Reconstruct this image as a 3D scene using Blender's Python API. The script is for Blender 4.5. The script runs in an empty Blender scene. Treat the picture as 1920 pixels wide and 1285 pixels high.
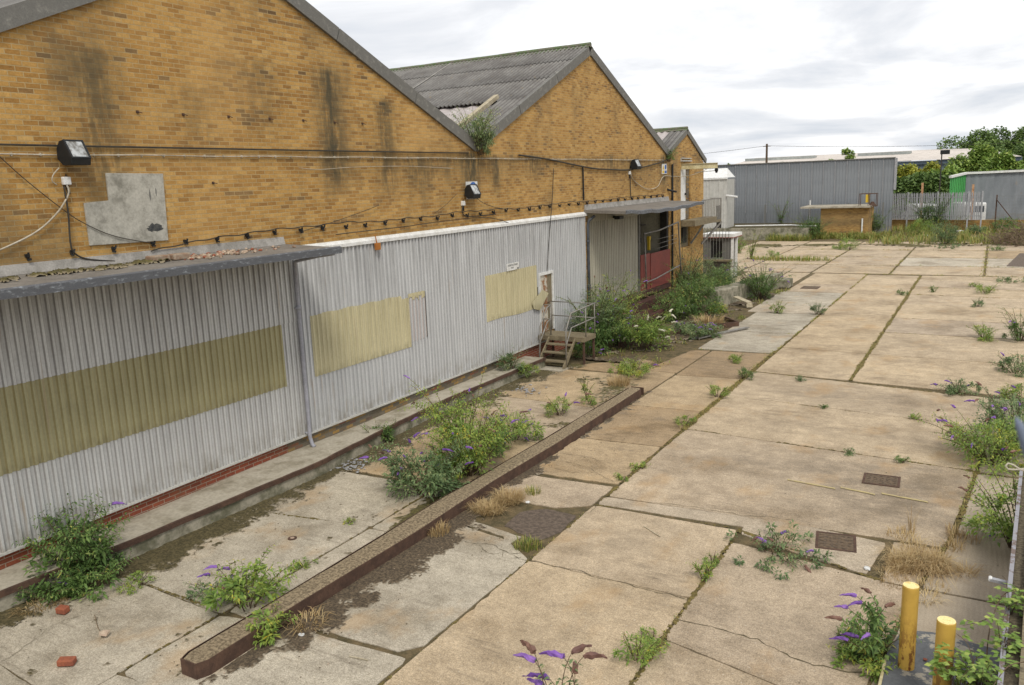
import bpy, bmesh, math, random
import numpy as np
from mathutils import Vector, Matrix
R=math.radians
random.seed(5); rng=np.random.default_rng(5)
scene=bpy.context.scene
C=scene.collection
# ------------------------------------------------------------------ camera
H=5.6; FPX=1520.0
yaw,pitch,roll=R(-30.74),R(-11.176),R(-2.242)
_f=np.array([math.sin(yaw)*math.cos(pitch),math.cos(yaw)*math.cos(pitch),math.sin(pitch)])
_r=np.array([math.cos(yaw),-math.sin(yaw),0.0]); _u=np.cross(_r,_f)
_R=math.cos(roll)*_r+math.sin(roll)*_u; _U=-math.sin(roll)*_r+math.cos(roll)*_u
CAM=np.array([0,0,H])
cd=bpy.data.cameras.new('camera'); cam=bpy.data.objects.new('camera',cd); C.objects.link(cam)
cd.sensor_width=36; cd.lens=FPX/1920*36; cd.clip_start=.05; cd.clip_end=3000
M=Matrix.Identity(4)
for i in range(3):
    M[i][0]=_R[i]; M[i][1]=_U[i]; M[i][2]=-_f[i]; M[i][3]=CAM[i]
cam.matrix_world=M
cd.dof.use_dof=True; cd.dof.focus_distance=15; cd.dof.aperture_fstop=5.6
scene.camera=cam
# ------------------------------------------------------------------ world, sun
SUN_EL,SUN_AZ=52.,140.    # azimuth from +y towards +x
w=bpy.data.worlds.new('World'); scene.world=w; w.use_nodes=True
nt=w.node_tree; N=nt.nodes; Lk=nt.links; N.clear()
def wn(t,**k):
    n=N.new(t)
    for a,b in k.items(): setattr(n,a,b)
    return n
tc=wn('ShaderNodeTexCoord'); sep=wn('ShaderNodeSeparateXYZ'); Lk.new(tc.outputs['Generated'],sep.inputs[0])
zz=wn('ShaderNodeMath',operation='MAXIMUM'); Lk.new(sep.outputs[2],zz.inputs[0]); zz.inputs[1].default_value=0.0
za=wn('ShaderNodeMath',operation='ADD'); Lk.new(zz.outputs[0],za.inputs[0]); za.inputs[1].default_value=.16
dx=wn('ShaderNodeMath',operation='DIVIDE'); dy=wn('ShaderNodeMath',operation='DIVIDE')
Lk.new(sep.outputs[0],dx.inputs[0]); Lk.new(za.outputs[0],dx.inputs[1]); Lk.new(sep.outputs[1],dy.inputs[0]); Lk.new(za.outputs[0],dy.inputs[1])
cb=wn('ShaderNodeCombineXYZ'); Lk.new(dx.outputs[0],cb.inputs[0]); Lk.new(dy.outputs[0],cb.inputs[1])
n1=wn('ShaderNodeTexNoise'); n1.inputs['Scale'].default_value=.95; n1.inputs['Detail'].default_value=9; n1.inputs['Roughness'].default_value=.56; n1.inputs['Distortion'].default_value=.35
Lk.new(cb.outputs[0],n1.inputs['Vector'])
cr=wn('ShaderNodeValToRGB'); e=cr.color_ramp.elements
e[0].position=.36; e[0].color=(5.4,5.7,6.2,1); e[1].position=.62; e[1].color=(9.4,9.4,9.4,1)
e=cr.color_ramp.elements.new(.47); e.color=(6.8,6.9,7.15,1)
e=cr.color_ramp.elements.new(.54); e.color=(8.1,8.15,8.3,1)
Lk.new(n1.outputs['Fac'],cr.inputs[0])
sky=wn('ShaderNodeTexSky',sky_type='NISHITA'); sky.sun_disc=False; sky.sun_elevation=R(SUN_EL); sky.sun_rotation=R(SUN_AZ)
mx=wn('ShaderNodeMix',data_type='RGBA'); mx.inputs[0].default_value=.96
Lk.new(sky.outputs[0],mx.inputs[6]); Lk.new(cr.outputs[0],mx.inputs[7])
bg=wn('ShaderNodeBackground'); bg.inputs[1].default_value=.115; Lk.new(mx.outputs[2],bg.inputs[0])
ow=wn('ShaderNodeOutputWorld'); Lk.new(bg.outputs[0],ow.inputs[0])
sd=bpy.data.lights.new('sun','SUN'); sd.energy=1.9; sd.angle=R(16); sd.color=(1,.95,.86)
so=bpy.data.objects.new('sun',sd); C.objects.link(so)
sv=Vector((math.sin(R(SUN_AZ))*math.cos(R(SUN_EL)),math.cos(R(SUN_AZ))*math.cos(R(SUN_EL)),math.sin(R(SUN_EL))))
so.rotation_euler=sv.to_track_quat('Z','Y').to_euler()
scene.view_settings.view_transform='Standard'; scene.view_settings.look='None'; scene.view_settings.gamma=1; scene.view_settings.exposure=0.2

# ------------------------------------------------------------------ surveying helpers (photo bearings -> real points)
def ray(px,py): return _f+_R*(px-960)/FPX-_U*(py-642.5)/FPX
def gz(px,py,z=0.): d=ray(px,py); return CAM+d*(z-H)/d[2]
def fx(px,py,X): d=ray(px,py); return CAM+d*X/d[0]
def fy(px,py,Y): d=ray(px,py); return CAM+d*Y/d[1]
# ------------------------------------------------------------------ object helpers
def tag(o,label=None,cat=None,group=None,kind=None):
    if label: o['label']=label
    if cat: o['category']=cat
    if group: o['group']=group
    if kind: o['kind']=kind
    return o
def empty(name,loc=(0,0,0),**k):
    o=bpy.data.objects.new(name,None); C.objects.link(o); o.location=loc; o.empty_display_size=.2
    return tag(o,**k)
class MB:
    def __init__(s): s.v=[]; s.f=[]; s.t=[]; s.m=[]
    def add(s,vs,fs,tone=None,mi=0):
        b=len(s.v); s.v+= [tuple(map(float,p)) for p in vs]; s.f+=[tuple(b+i for i in q) for q in fs]; s.m+=[mi]*len(fs)
        s.t+=[0.5 if tone is None else tone]*len(vs)
    def box(s,a,b,tone=None,mi=0):
        x0,y0,z0=[min(a[i],b[i]) for i in range(3)]; x1,y1,z1=[max(a[i],b[i]) for i in range(3)]
        vs=[(x0,y0,z0),(x1,y0,z0),(x1,y1,z0),(x0,y1,z0),(x0,y0,z1),(x1,y0,z1),(x1,y1,z1),(x0,y1,z1)]
        s.add(vs,[(0,3,2,1),(4,5,6,7),(0,1,5,4),(1,2,6,5),(2,3,7,6),(3,0,4,7)],tone,mi)
    def beam(s,p,q,w,h,up=(0,0,1),tone=None,mi=0):
        p=Vector(p);q=Vector(q);d=(q-p).normalized(); up=Vector(up)
        sd=d.cross(up); 
        if sd.length<1e-3: sd=d.cross(Vector((1,0,0)))
        sd.normalize(); u=sd.cross(d).normalized()
        vs=[]
        for c in (p,q):
            for a,b in ((-1,-1),(1,-1),(1,1),(-1,1)): vs.append(c+sd*a*w/2+u*b*h/2)
        s.add(vs,[(0,1,2,3),(7,6,5,4),(0,4,5,1),(1,5,6,2),(2,6,7,3),(3,7,4,0)],tone,mi)
    def tube(s,pts,r,n=8,tone=None,cap=True,mi=0):
        pts=[Vector(p) for p in pts]; k=len(pts); rs=r if isinstance(r,(list,tuple)) else [r]*k
        prev=None; rings=[]
        for i,p in enumerate(pts):
            d=(pts[min(i+1,k-1)]-pts[max(i-1,0)]).normalized()
            if prev is None:
                a=Vector((0,0,1)) if abs(d.z)<.9 else Vector((1,0,0)); a=(a-d*a.dot(d)).normalized()
            else:
                a=(prev-d*prev.dot(d)); a=a.normalized() if a.length>1e-5 else prev
            prev=a; b=d.cross(a)
            rings.append([p+(a*math.cos(t)+b*math.sin(t))*rs[i] for t in [2*math.pi*j/n for j in range(n)]])
        vs=[v for rg in rings for v in rg]; fs=[]
        for i in range(k-1):
            for j in range(n): fs.append((i*n+j,i*n+(j+1)%n,(i+1)*n+(j+1)%n,(i+1)*n+j))
        if cap: fs.append(tuple(range(n))[::-1]); fs.append(tuple((k-1)*n+j for j in range(n)))
        s.add(vs,fs,tone,mi)
    def prism(s,poly,h0,h1,tone=None,axis='z',mi=0):
        n=len(poly)
        def P(a,b,h): return {'z':(a,b,h),'x':(h,a,b),'y':(a,h,b)}[axis]
        vs=[P(a,b,h0) for a,b in poly]+[P(a,b,h1) for a,b in poly]
        fs=[tuple(range(n))[::-1],tuple(range(n,2*n))]+[(i,(i+1)%n,n+(i+1)%n,n+i) for i in range(n)]
        s.add(vs,fs,tone,mi)
    def build(s,name,mat,parent=None,smooth=False,bevel=0,fix=True,**k):
        me=bpy.data.meshes.new(name); me.from_pydata(s.v,[],s.f); 
        mats=mat if isinstance(mat,(list,tuple)) else [mat]
        for m in mats: me.materials.append(m)
        if len(mats)>1: me.polygons.foreach_set('material_index',s.m)
        at=me.attributes.new('tone','FLOAT','POINT'); at.data.foreach_set('value',s.t)
        if fix and len(s.f)<60000:
            bm=bmesh.new(); bm.from_mesh(me); bmesh.ops.recalc_face_normals(bm,faces=bm.faces)
            bm.to_mesh(me); bm.free()
        if smooth: me.polygons.foreach_set('use_smooth',[True]*len(me.polygons))
        o=bpy.data.objects.new(name,me); C.objects.link(o)
        if bevel:
            md=o.modifiers.new('b','BEVEL'); md.width=bevel; md.segments=2; md.limit_method='ANGLE'
        if parent: 
            o.parent=parent; o.matrix_parent_inverse=Matrix.Translation(-parent.location)
        return tag(o,**k)
def npmesh(name,V,F,T,mat,parent=None,**k):
    me=bpy.data.meshes.new(name); V=np.asarray(V,np.float32); F=np.asarray(F,np.int32); nv=F.shape[1]
    me.vertices.add(len(V)); me.vertices.foreach_set('co',V.ravel())
    me.loops.add(F.size); me.loops.foreach_set('vertex_index',F.ravel())
    me.polygons.add(len(F)); me.polygons.foreach_set('loop_start',np.arange(0,F.size,nv,dtype=np.int32))
    me.update(calc_edges=True); me.validate()
    me.materials.append(mat)
    at=me.attributes.new('tone','FLOAT','POINT'); at.data.foreach_set('value',np.asarray(T,np.float32))
    o=bpy.data.objects.new(name,me); C.objects.link(o)
    if parent: o.parent=parent; o.matrix_parent_inverse=Matrix.Translation(-parent.location)
    return tag(o,**k)
def copyobj(o,loc=None,**k):
    c=o.copy(); C.objects.link(c)
    if loc is not None: c.location=loc
    for ch in list(o.children):
        d=ch.copy(); C.objects.link(d); d.parent=c
    return tag(c,**k)
# ------------------------------------------------------------------ material helpers
class MT:
    def __init__(s,name,rough=.85,metal=0.,spec=.3):
        s.m=bpy.data.materials.new(name); s.m.use_nodes=True; s.nt=s.m.node_tree; s.N=s.nt.nodes; s.N.clear()
        s.out=s.N.new('ShaderNodeOutputMaterial'); s.b=s.N.new('ShaderNodeBsdfPrincipled'); s.nt.links.new(s.b.outputs[0],s.out.inputs[0])
        s.b.inputs['Roughness'].default_value=rough; s.b.inputs['Metallic'].default_value=metal; s.b.inputs['Specular IOR Level'].default_value=spec
        s.tc=s.N.new('ShaderNodeTexCoord')
    def set(s,i,v):
        if isinstance(v,bpy.types.NodeSocket): s.nt.links.new(v,i)
        elif isinstance(v,(tuple,list)) and len(v)==3 and i.type=='RGBA': i.default_value=(*v,1)
        else: i.default_value=v
    def math(s,op,a,b=0.,c=None,clamp=False):
        n=s.N.new('ShaderNodeMath'); n.operation=op; n.use_clamp=clamp; s.set(n.inputs[0],a); s.set(n.inputs[1],b)
        if c is not None: s.set(n.inputs[2],c)
        return n.outputs[0]
    def mix(s,f,a,b,mode='MIX'):
        n=s.N.new('ShaderNodeMix'); n.data_type='RGBA'; n.blend_type=mode; s.set(n.inputs[0],f); s.set(n.inputs[6],a); s.set(n.inputs[7],b); return n.outputs[2]
    def pos(s,scale=(1,1,1),loc=(0,0,0)):
        n=s.N.new('ShaderNodeMapping'); s.nt.links.new(s.tc.outputs['Object'],n.inputs[0]); n.inputs['Scale'].default_value=scale; n.inputs['Location'].default_value=loc; return n.outputs[0]
    def noise(s,scale,vec=None,detail=5,rough=.6,dist=0,out='Fac'):
        n=s.N.new('ShaderNodeTexNoise'); n.inputs['Scale'].default_value=scale; n.inputs['Detail'].default_value=detail; n.inputs['Roughness'].default_value=rough; n.inputs['Distortion'].default_value=dist
        s.nt.links.new(vec if vec is not None else s.tc.outputs['Object'],n.inputs['Vector']); return n.outputs[out]
    def ss(s,v,a,b,lo=0.,hi=1.):
        n=s.N.new('ShaderNodeMapRange'); n.interpolation_type='SMOOTHSTEP'; s.set(n.inputs[0],v); n.inputs[1].default_value=a; n.inputs[2].default_value=b; n.inputs[3].default_value=lo; n.inputs[4].default_value=hi; return n.outputs[0]
    def ramp(s,v,*st):
        n=s.N.new('ShaderNodeValToRGB'); s.set(n.inputs[0],v); el=n.color_ramp.elements
        while len(el)<len(st): el.new(.5)
        for e,(p,c) in zip(el,st): e.position=p; e.color=(*c,1)
        return n.outputs[0]
    def attr(s,name='tone'):
        n=s.N.new('ShaderNodeAttribute'); n.attribute_name=name; return n.outputs['Fac']
    def xyz(s,v=None):
        n=s.N.new('ShaderNodeSeparateXYZ'); s.nt.links.new(v if v is not None else s.tc.outputs['Object'],n.inputs[0]); return n.outputs
    def comb(s,a,b,c=0.):
        n=s.N.new('ShaderNodeCombineXYZ'); s.set(n.inputs[0],a); s.set(n.inputs[1],b); s.set(n.inputs[2],c); return n.outputs[0]
    def white(s,v):
        n=s.N.new('ShaderNodeTexWhiteNoise'); n.noise_dimensions='3D'; s.nt.links.new(v,n.inputs[0]); return n.outputs
    def bump(s,h,dist=.01,st=.5):
        n=s.N.new('ShaderNodeBump'); n.inputs['Strength'].default_value=st; n.inputs['Distance'].default_value=dist; s.set(n.inputs['Height'],h); s.nt.links.new(n.outputs[0],s.b.inputs['Normal'])
    def col(s,c): s.set(s.b.inputs['Base Color'],c)
def simple(name,a,b=None,scale=6,rough=.85,metal=0,bump=.3,bd=.004,fine=None,lo=.35,hi=.65,stretch=(1,1,1)):
    m=MT(name,rough,metal); b=b or tuple(x*.7 for x in a)
    n=m.noise(scale,m.pos(stretch),detail=8,rough=.65); c=m.mix(m.ss(n,lo,hi),a,b)
    n2=m.noise(scale*9,detail=3); c=m.mix(.5,c,m.ramp(n2,(.25,(.55,.55,.55)),(.75,(1.35,1.35,1.35))),'MULTIPLY')
    m.col(c); m.bump(n2,bd,bump); return m.m
MA={}
# ---- brick
def brick_mat(name,cols,mortar,stains=(),spread=True,bw=.225,bh=.075,dirt=.68):
    m=MT(name,.92); x,y,z=m.xyz()
    wob=m.noise(.6,detail=2); 
    u=m.math('ADD',x,y); u=m.math('DIVIDE',u,bw); v=m.math('DIVIDE',z,bh)
    row=m.math('FLOOR',v); sh=m.math('MULTIPLY',m.math('MODULO',row,2.),.5); u=m.math('ADD',u,sh); colr=m.math('FLOOR',u)
    rnd=m.white(m.comb(colr,row)); val=rnd['Value']
    cl=m.noise(1.1,m.comb(m.math('MULTIPLY',colr,bw),m.math('MULTIPLY',row,bh*1.6)),detail=3)
    t=m.math('ADD',m.math('MULTIPLY',val,.66),m.math('MULTIPLY',m.ss(cl,.34,.68),.34))
    bc=m.ramp(t,*cols)
    # texture inside a brick
    g=m.noise(38,detail=4); bc=m.mix(.45,bc,m.ramp(g,(.3,(.62,.6,.58)),(.72,(1.3,1.3,1.3))),'MULTIPLY')
    fu=m.math('FRACT',u); fv=m.math('FRACT',v)
    wn_=m.noise(14,detail=2); mw=m.math('ADD',.035,m.math('MULTIPLY',wn_,.04)); mh=m.math('ADD',.11,m.math('MULTIPLY',wn_,.12))
    mm=m.math('MAXIMUM',m.math('LESS_THAN',fu,mw),m.math('LESS_THAN',fv,mh))
    mc=m.mix(m.noise(3.),mortar,tuple(c*.72 for c in mortar))
    c=m.mix(mm,bc,mc)
    gg=m.noise(7,m.pos((1,1,2.)),detail=8,rough=.75); c=m.mix(.6,c,m.ramp(gg,(.3,(.62,.6,.56)),(.5,(1,1,1)),(.7,(1.2,1.18,1.14))),'MULTIPLY')
    # soot and weather
    big=m.noise(1.,m.pos((.0,.55,.28)),detail=7,rough=.62); 
    c=m.mix(m.math('MULTIPLY',m.ss(big,.48,.72),dirt),c,tuple((.13,.10,.055)))
    if spread:
        c=m.mix(m.math('MULTIPLY',m.ss(m.noise(.35,detail=5),.45,.75),.35),c,(.62,.38,.14))
    for (y0,wd,zl,zh,am) in stains:
        wv=m.math('ADD',y,m.math('MULTIPLY',m.math('SUBTRACT',m.noise(1.4),.5),.35))
        g0=m.math('DIVIDE',m.math('SUBTRACT',wv,y0),wd); g0=m.math('EXPONENT',m.math('MULTIPLY',m.math('MULTIPLY',g0,g0),-1.)) if False else m.math('POWER',2.718,m.math('MULTIPLY',m.math('MULTIPLY',g0,g0),-1.))
        a=m.ss(z,zl,zl+.9); b=m.ss(z,zh-.25,zh,1.,0.)
        k=m.math('MULTIPLY',m.math('MULTIPLY',g0,a),m.math('MULTIPLY',b,m.ss(m.noise(3.,m.pos((0,2.2,.5)),detail=7,rough=.7),.28,.58)))
        c=m.mix(m.math('MULTIPLY',k,min(1.,am*1.0)),c,(.075,.064,.038))
    m.col(c); hgt=m.math('ADD',m.math('SUBTRACT',1.,mm),m.math('MULTIPLY',g,.3)); m.bump(hgt,.008,.7)
    return m.m
YB=((.0,(.53,.335,.12)),(.25,(.49,.29,.09)),(.48,(.43,.245,.072)),(.66,(.37,.2,.055)),(.82,(.29,.15,.042)),(.91,(.235,.145,.062)),(.97,(.15,.09,.04)))
MA['brick']=brick_mat('yellow_stock_brick',YB,(.50,.37,.185),
   stains=((8.1,.42,5.2,8.0,.7),(13.4,.36,5.2,8.2,.95),(15.2,.36,5.0,7.7,.8),(11.5,.5,6.3,8.2,.4),(9.9,.5,6.,7.6,.35),(16.3,.5,5.,6.45,.55),(18.75,.42,4.8,6.6,1.),(20.0,.25,4.9,6.45,.8),(22.3,.5,5.2,6.5,.6),(28.2,.5,5.3,6.6,.5),(33.7,.45,4.7,6.6,.9),(9.2,.9,6.2,6.6,.5),(12.2,5.,5.9,6.45,.5),(18.5,3.5,5.4,6.45,.6),(27,5.,5.6,6.5,.55),(31,3,4.8,6.4,.4)))
MA['brick2']=brick_mat('weathered_yellow_brick',YB,(.4,.3,.16),dirt=.75)
MA['redbrick']=brick_mat('red_plinth_brick',((0,(.30,.085,.045)),(.5,(.25,.068,.036)),(1,(.19,.05,.03))),(.36,.29,.22),spread=False,dirt=.4)
MA['brownbrick']=brick_mat('grimy_plinth_brick',((0,(.2,.17,.13)),(.45,(.14,.12,.09)),(.62,(.36,.22,.07)),(.75,(.12,.1,.08)),(.88,(.3,.11,.06)),(1,(.13,.12,.1))),(.2,.18,.14),spread=False,dirt=.6)
# ---- corrugated claddings
def clad_mat(name,a,b,dark=(.10,.09,.075),amt=.6,ztop=4.4,rough=.55,zbot=None,metal=0.,pitch=.13,rib=(.86,1.0,.44,.54),ribc=(.2,.17,.16),riba=.0,axis=1):
    m=MT(name,rough,metal,.4); x,y,z=m.xyz()
    st=m.noise(1.,m.pos((0,7.,.35)),detail=8,rough=.7); st2=m.noise(1.,m.pos((0,9.,.7)),detail=4)
    c=m.mix(m.ss(st,.3,.7),a,b)
    sheet=m.white(m.comb(m.math('FLOOR',m.math('DIVIDE',y,pitch*6)),1.))['Value']
    c=m.mix(.14,c,m.ramp(sheet,(0,(.7,.7,.7)),(1,(1.25,1.25,1.25))),'MULTIPLY')
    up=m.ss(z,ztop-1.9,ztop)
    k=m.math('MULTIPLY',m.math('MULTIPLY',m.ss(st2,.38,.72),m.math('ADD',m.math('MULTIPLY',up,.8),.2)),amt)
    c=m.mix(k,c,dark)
    if riba:  # rib sides tinted darker: their shade painted in, along with groove grime
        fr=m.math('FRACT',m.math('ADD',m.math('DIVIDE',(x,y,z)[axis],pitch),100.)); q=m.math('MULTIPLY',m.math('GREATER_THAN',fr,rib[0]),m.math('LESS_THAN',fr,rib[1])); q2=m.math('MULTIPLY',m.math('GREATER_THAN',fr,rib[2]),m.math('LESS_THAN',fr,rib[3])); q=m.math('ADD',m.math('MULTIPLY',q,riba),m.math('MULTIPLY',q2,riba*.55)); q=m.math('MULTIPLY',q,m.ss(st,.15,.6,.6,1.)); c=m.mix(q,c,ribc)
    fi=m.noise(26,detail=5); c=m.mix(.3,c,m.ramp(fi,(.3,(.7,.7,.7)),(.7,(1.2,1.2,1.2))),'MULTIPLY')
    blot=m.noise(2.3,detail=6); c=m.mix(m.math('MULTIPLY',m.ss(blot,.55,.75),.3),c,tuple(q*.6 for q in a))
    if zbot is not None:
        k=m.math('MULTIPLY',m.ss(z,zbot,zbot+.22,1.,0.),m.ss(m.noise(1.,m.pos((0,16,3))),.38,.62)); c=m.mix(m.math('MULTIPLY',k,.4),c,(.14,.12,.06))
    k=m.math('MULTIPLY',m.ss(z,.55,1.15,1.,0.),m.ss(m.noise(1.,m.pos((0,5,2.5)),detail=7,rough=.7),.4,.65)); c=m.mix(m.math('MULTIPLY',k,.55),c,(.20,.17,.12))
    k=m.math('MULTIPLY',m.ss(m.noise(1.,m.pos((0,11,.5),(0,3,1)),detail=6),.62,.7),.5); c=m.mix(k,c,(.30,.22,.14))
    m.col(c); m.bump(fi,.002,.4); return m.m
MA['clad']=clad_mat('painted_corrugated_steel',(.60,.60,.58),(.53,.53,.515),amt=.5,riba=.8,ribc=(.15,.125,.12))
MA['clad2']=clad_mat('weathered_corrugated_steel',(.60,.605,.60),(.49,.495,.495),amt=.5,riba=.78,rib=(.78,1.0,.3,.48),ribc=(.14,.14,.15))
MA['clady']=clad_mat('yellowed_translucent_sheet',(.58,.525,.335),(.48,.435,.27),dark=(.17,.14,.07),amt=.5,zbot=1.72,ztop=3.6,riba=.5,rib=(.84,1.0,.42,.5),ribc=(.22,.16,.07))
MA['clado']=clad_mat('shaded_mossy_translucent_sheet',(.40,.37,.215),(.325,.30,.17),dark=(.13,.11,.05),amt=.5,zbot=1.72,ztop=3.6,riba=.55,rib=(.86,1.0,.44,.54),ribc=(.42,.31,.12))  # darker copy of yellowed sheet: canopy shade and mossy dirt put into its colour
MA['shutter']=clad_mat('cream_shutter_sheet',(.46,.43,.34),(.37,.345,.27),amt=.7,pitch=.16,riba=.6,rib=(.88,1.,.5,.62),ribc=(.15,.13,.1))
MA['pinksheet']=clad_mat('bleached_sheet',(.50,.45,.43),(.40,.35,.33),amt=.3)
MA['greyfence']=clad_mat('grey_profiled_sheet',(.25,.265,.28),(.175,.19,.205),dark=(.10,.10,.10),amt=.3,ztop=6,rough=.5)
# ---- concretes
def concrete(name):
    m=MT(name,.9); t=m.attr('tone'); x,y,z=m.xyz()
    base=m.ramp(t,(0,(.385,.35,.285)),(.22,(.42,.375,.30)),(.42,(.385,.315,.235)),(.6,(.435,.35,.243)),(.8,(.405,.315,.203)),(1,(.29,.21,.125)))
    n=m.noise(.55,detail=8,rough=.62); c=m.mix(.8,base,m.ramp(n,(.34,(.62,.585,.53)),(.48,(.98,.97,.96)),(.64,(1.18,1.17,1.15))),'MULTIPLY')
    n=m.noise(3.2,detail=8,rough=.7); c=m.mix(.55,c,m.ramp(n,(.36,(.68,.66,.62)),(.62,(1.2,1.19,1.17))),'MULTIPLY')
    ag=m.noise(55,detail=3,rough=.7); c=m.mix(.62,c,m.ramp(ag,(.36,(.5,.47,.42)),(.5,(1,1,1)),(.64,(1.45,1.43,1.38))),'MULTIPLY')
    sp=m.noise(20,detail=6,rough=.75); c=m.mix(.5,c,m.ramp(sp,(.36,(.6,.57,.52)),(.5,(1,1,1)),(.62,(1.3,1.28,1.24))),'MULTIPLY')
    pit=m.noise(30,m.pos((1,1,1),(8,3,0)),detail=2,rough=.5); c=m.mix(m.math('MULTIPLY',m.ss(pit,.66,.72),.5),c,(.60,.55,.46))
    for (cx,cy,rx,ry,am) in ((-1.3,14.6,1.7,1.7,.62),(-3.4,15.6,2.4,.8,.4),(-2.8,21.2,2.2,1.0,.5),(-2.4,18.2,2.6,.7,.38),(-1.2,9.6,1.6,.8,.35),(-4.6,11.2,.9,.9,.25),(-6.7,23.5,.9,2.,.4),(-1.2,28.9,1.6,.9,.3),(-4.4,7.4,.8,1.6,.2),(-7.,50,3,2,.3)):
        dx_=m.math('DIVIDE',m.math('SUBTRACT',x,cx),rx); dy_=m.math('DIVIDE',m.math('SUBTRACT',y,cy),ry); d2=m.math('ADD',m.math('MULTIPLY',dx_,dx_),m.math('MULTIPLY',dy_,dy_))
        k=m.math('MULTIPLY',m.math('POWER',2.718,m.math('MULTIPLY',d2,-1.)),m.ss(m.noise(1.,m.pos((1.6,3.4,1)),detail=9,rough=.72),.30,.62)); c=m.mix(m.math('MULTIPLY',k,am),c,(.135,.11,.08))
    # brushed dirt drawn across the bay
    br=m.noise(1.,m.pos((.9,6.5,1)),detail=8,rough=.75); bm_=m.noise(.33,m.pos((1,1,1),(3,1,0)),detail=3)
    k=m.math('MULTIPLY',m.ss(br,.50,.70),m.ss(bm_,.44,.62)); c=m.mix(m.math('MULTIPLY',k,.7),c,(.12,.095,.065))
    k=m.ss(m.noise(.8,m.pos((1,1,1),(7,2,0)),detail=9,rough=.72),.56,.72); c=m.mix(m.math('MULTIPLY',k,.5),c,(.17,.14,.105))
    k=m.ss(m.noise(.9,m.pos((1,.7,1),(1,12,0)),detail=6,rough=.6),.54,.7); c=m.mix(m.math('MULTIPLY',k,.42),c,(.40,.25,.11))
    m.col(c); m.bump(m.math('ADD',ag,m.math('MULTIPLY',m.noise(9,detail=5),1.2)),.006,.45); return m.m
MA['slab']=concrete('yard_concrete')
def grooved(name):
    m=MT(name,.92); x,y,z=m.xyz()
    wv=m.math('SINE',m.math('MULTIPLY',m.math('ADD',x,m.math('MULTIPLY',m.noise(1.5),.12)),95.))
    n=m.noise(1.2,detail=8); c=m.mix(m.ss(n,.3,.7),(.40,.335,.25),(.31,.255,.185)); c=m.mix(.35,c,m.ramp(m.math('ADD',m.math('MULTIPLY',wv,.5),.5),(0,(.92,.92,.92)),(1,(1.04,1.04,1.04))),'MULTIPLY')
    c=m.mix(.5,c,m.ramp(m.noise(50),(.3,(.6,.6,.6)),(.7,(1.35,1.35,1.35))),'MULTIPLY'); m.col(c); m.bump(wv,.003,.3); return m.m
MA['groove']=grooved('tamped_concrete')
MA['oldconc']=simple('mossy_old_concrete',(.33,.30,.23),(.13,.125,.08),scale=2.2,bump=.6,bd=.01,lo=.38,hi=.62)
MA['ledge']=simple('ledge_concrete',(.40,.36,.285),(.24,.21,.15),scale=1.8,bump=.5,bd=.006,lo=.42,hi=.7)
MA['kerbtop']=simple('exposed_aggregate_concrete',(.34,.265,.165),(.14,.105,.065),scale=24,bump=.9,bd=.012,lo=.4,hi=.62)
MA['darkconc']=simple('bitumen_painted_concrete',(.115,.12,.125),(.34,.31,.25),scale=3.2,lo=.56,hi=.6,bump=.4)
MA['felt']=simple('roofing_felt',(.215,.195,.17),(.16,.145,.125),scale=2.5,bump=.3,bd=.004)
MA['rim']=simple('tarred_canopy_edge',(.105,.11,.12),(.36,.39,.42),scale=9,lo=.52,hi=.78,rough=.5,stretch=(1,1.,3))
MA['flash']=simple('cement_flashing',(.36,.34,.31),(.25,.235,.21),scale=4)
MA['lead']=simple('grey_verge_board',(.165,.16,.145),(.27,.26,.23),scale=7,lo=.5,hi=.75)
def asb(name):
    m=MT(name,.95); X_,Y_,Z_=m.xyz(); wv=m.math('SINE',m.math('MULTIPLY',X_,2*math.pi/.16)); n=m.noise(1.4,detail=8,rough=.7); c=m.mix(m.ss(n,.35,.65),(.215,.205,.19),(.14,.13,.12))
    sp=m.noise(16,detail=5); c=m.mix(m.ss(sp,.6,.72),c,(.33,.32,.27)); c=m.mix(m.ss(wv,-.9,.3,.55,0.),c,(.045,.04,.036)); c=m.mix(m.math('MULTIPLY',m.ss(m.noise(5,m.pos((1,1,1),(4,4,4)),detail=6),.62,.75),.5),c,(.25,.17,.06))  # wave troughs darkened: shade of the corrugation put into the colour
    m.col(c); m.bump(sp,.006,.5); return m.m
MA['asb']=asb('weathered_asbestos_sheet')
MA['ridge']=simple('mossy_ridge_tile',(.10,.15,.06),(.16,.14,.11),scale=5,bump=.7,bd=.02)
MA['rust']=simple('rusty_steel',(.105,.06,.04),(.065,.038,.027),scale=5,bump=.6)
MA['rustred']=simple('red_oxide_steel',(.095,.04,.03),(.06,.034,.026),scale=3,bump=.5)
MA['redpaint']=simple('faded_red_paint',(.27,.068,.052),(.22,.06,.048),scale=2.5,rough=.6,bump=.15)
MA['galv']=simple('galvanised_steel',(.42,.42,.43),(.30,.30,.31),scale=9,rough=.5,metal=.35,bump=.2)
MA['galvb']=simple('bright_galvanised_steel',(.40,.40,.41),(.31,.31,.32),scale=3,rough=.6,metal=.0,bump=.1)
MA['galvrail']=simple('dull_galvanised_tube',(.30,.285,.26),(.20,.185,.16),scale=9,rough=.55,metal=.3,bump=.2)
MA['pipe']=simple('grey_plastic_pipe',(.36,.36,.40),(.28,.28,.31),scale=6,rough=.45,bump=.1)
MA['darkpipe']=simple('dark_cast_pipe',(.10,.11,.13),(.05,.055,.06),scale=6,rough=.55)
MA['white']=simple('white_paint',(.74,.74,.72),(.60,.59,.55),scale=5,rough=.6,bump=.15)
MA['offwhite']=simple('offwhite_sheet',(.52,.51,.47),(.44,.43,.39),scale=3,rough=.6,bump=.15)
MA['cream']=simple('cream_painted_steel',(.56,.50,.31),(.40,.33,.17),scale=3,rough=.6,bump=.2)
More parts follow.
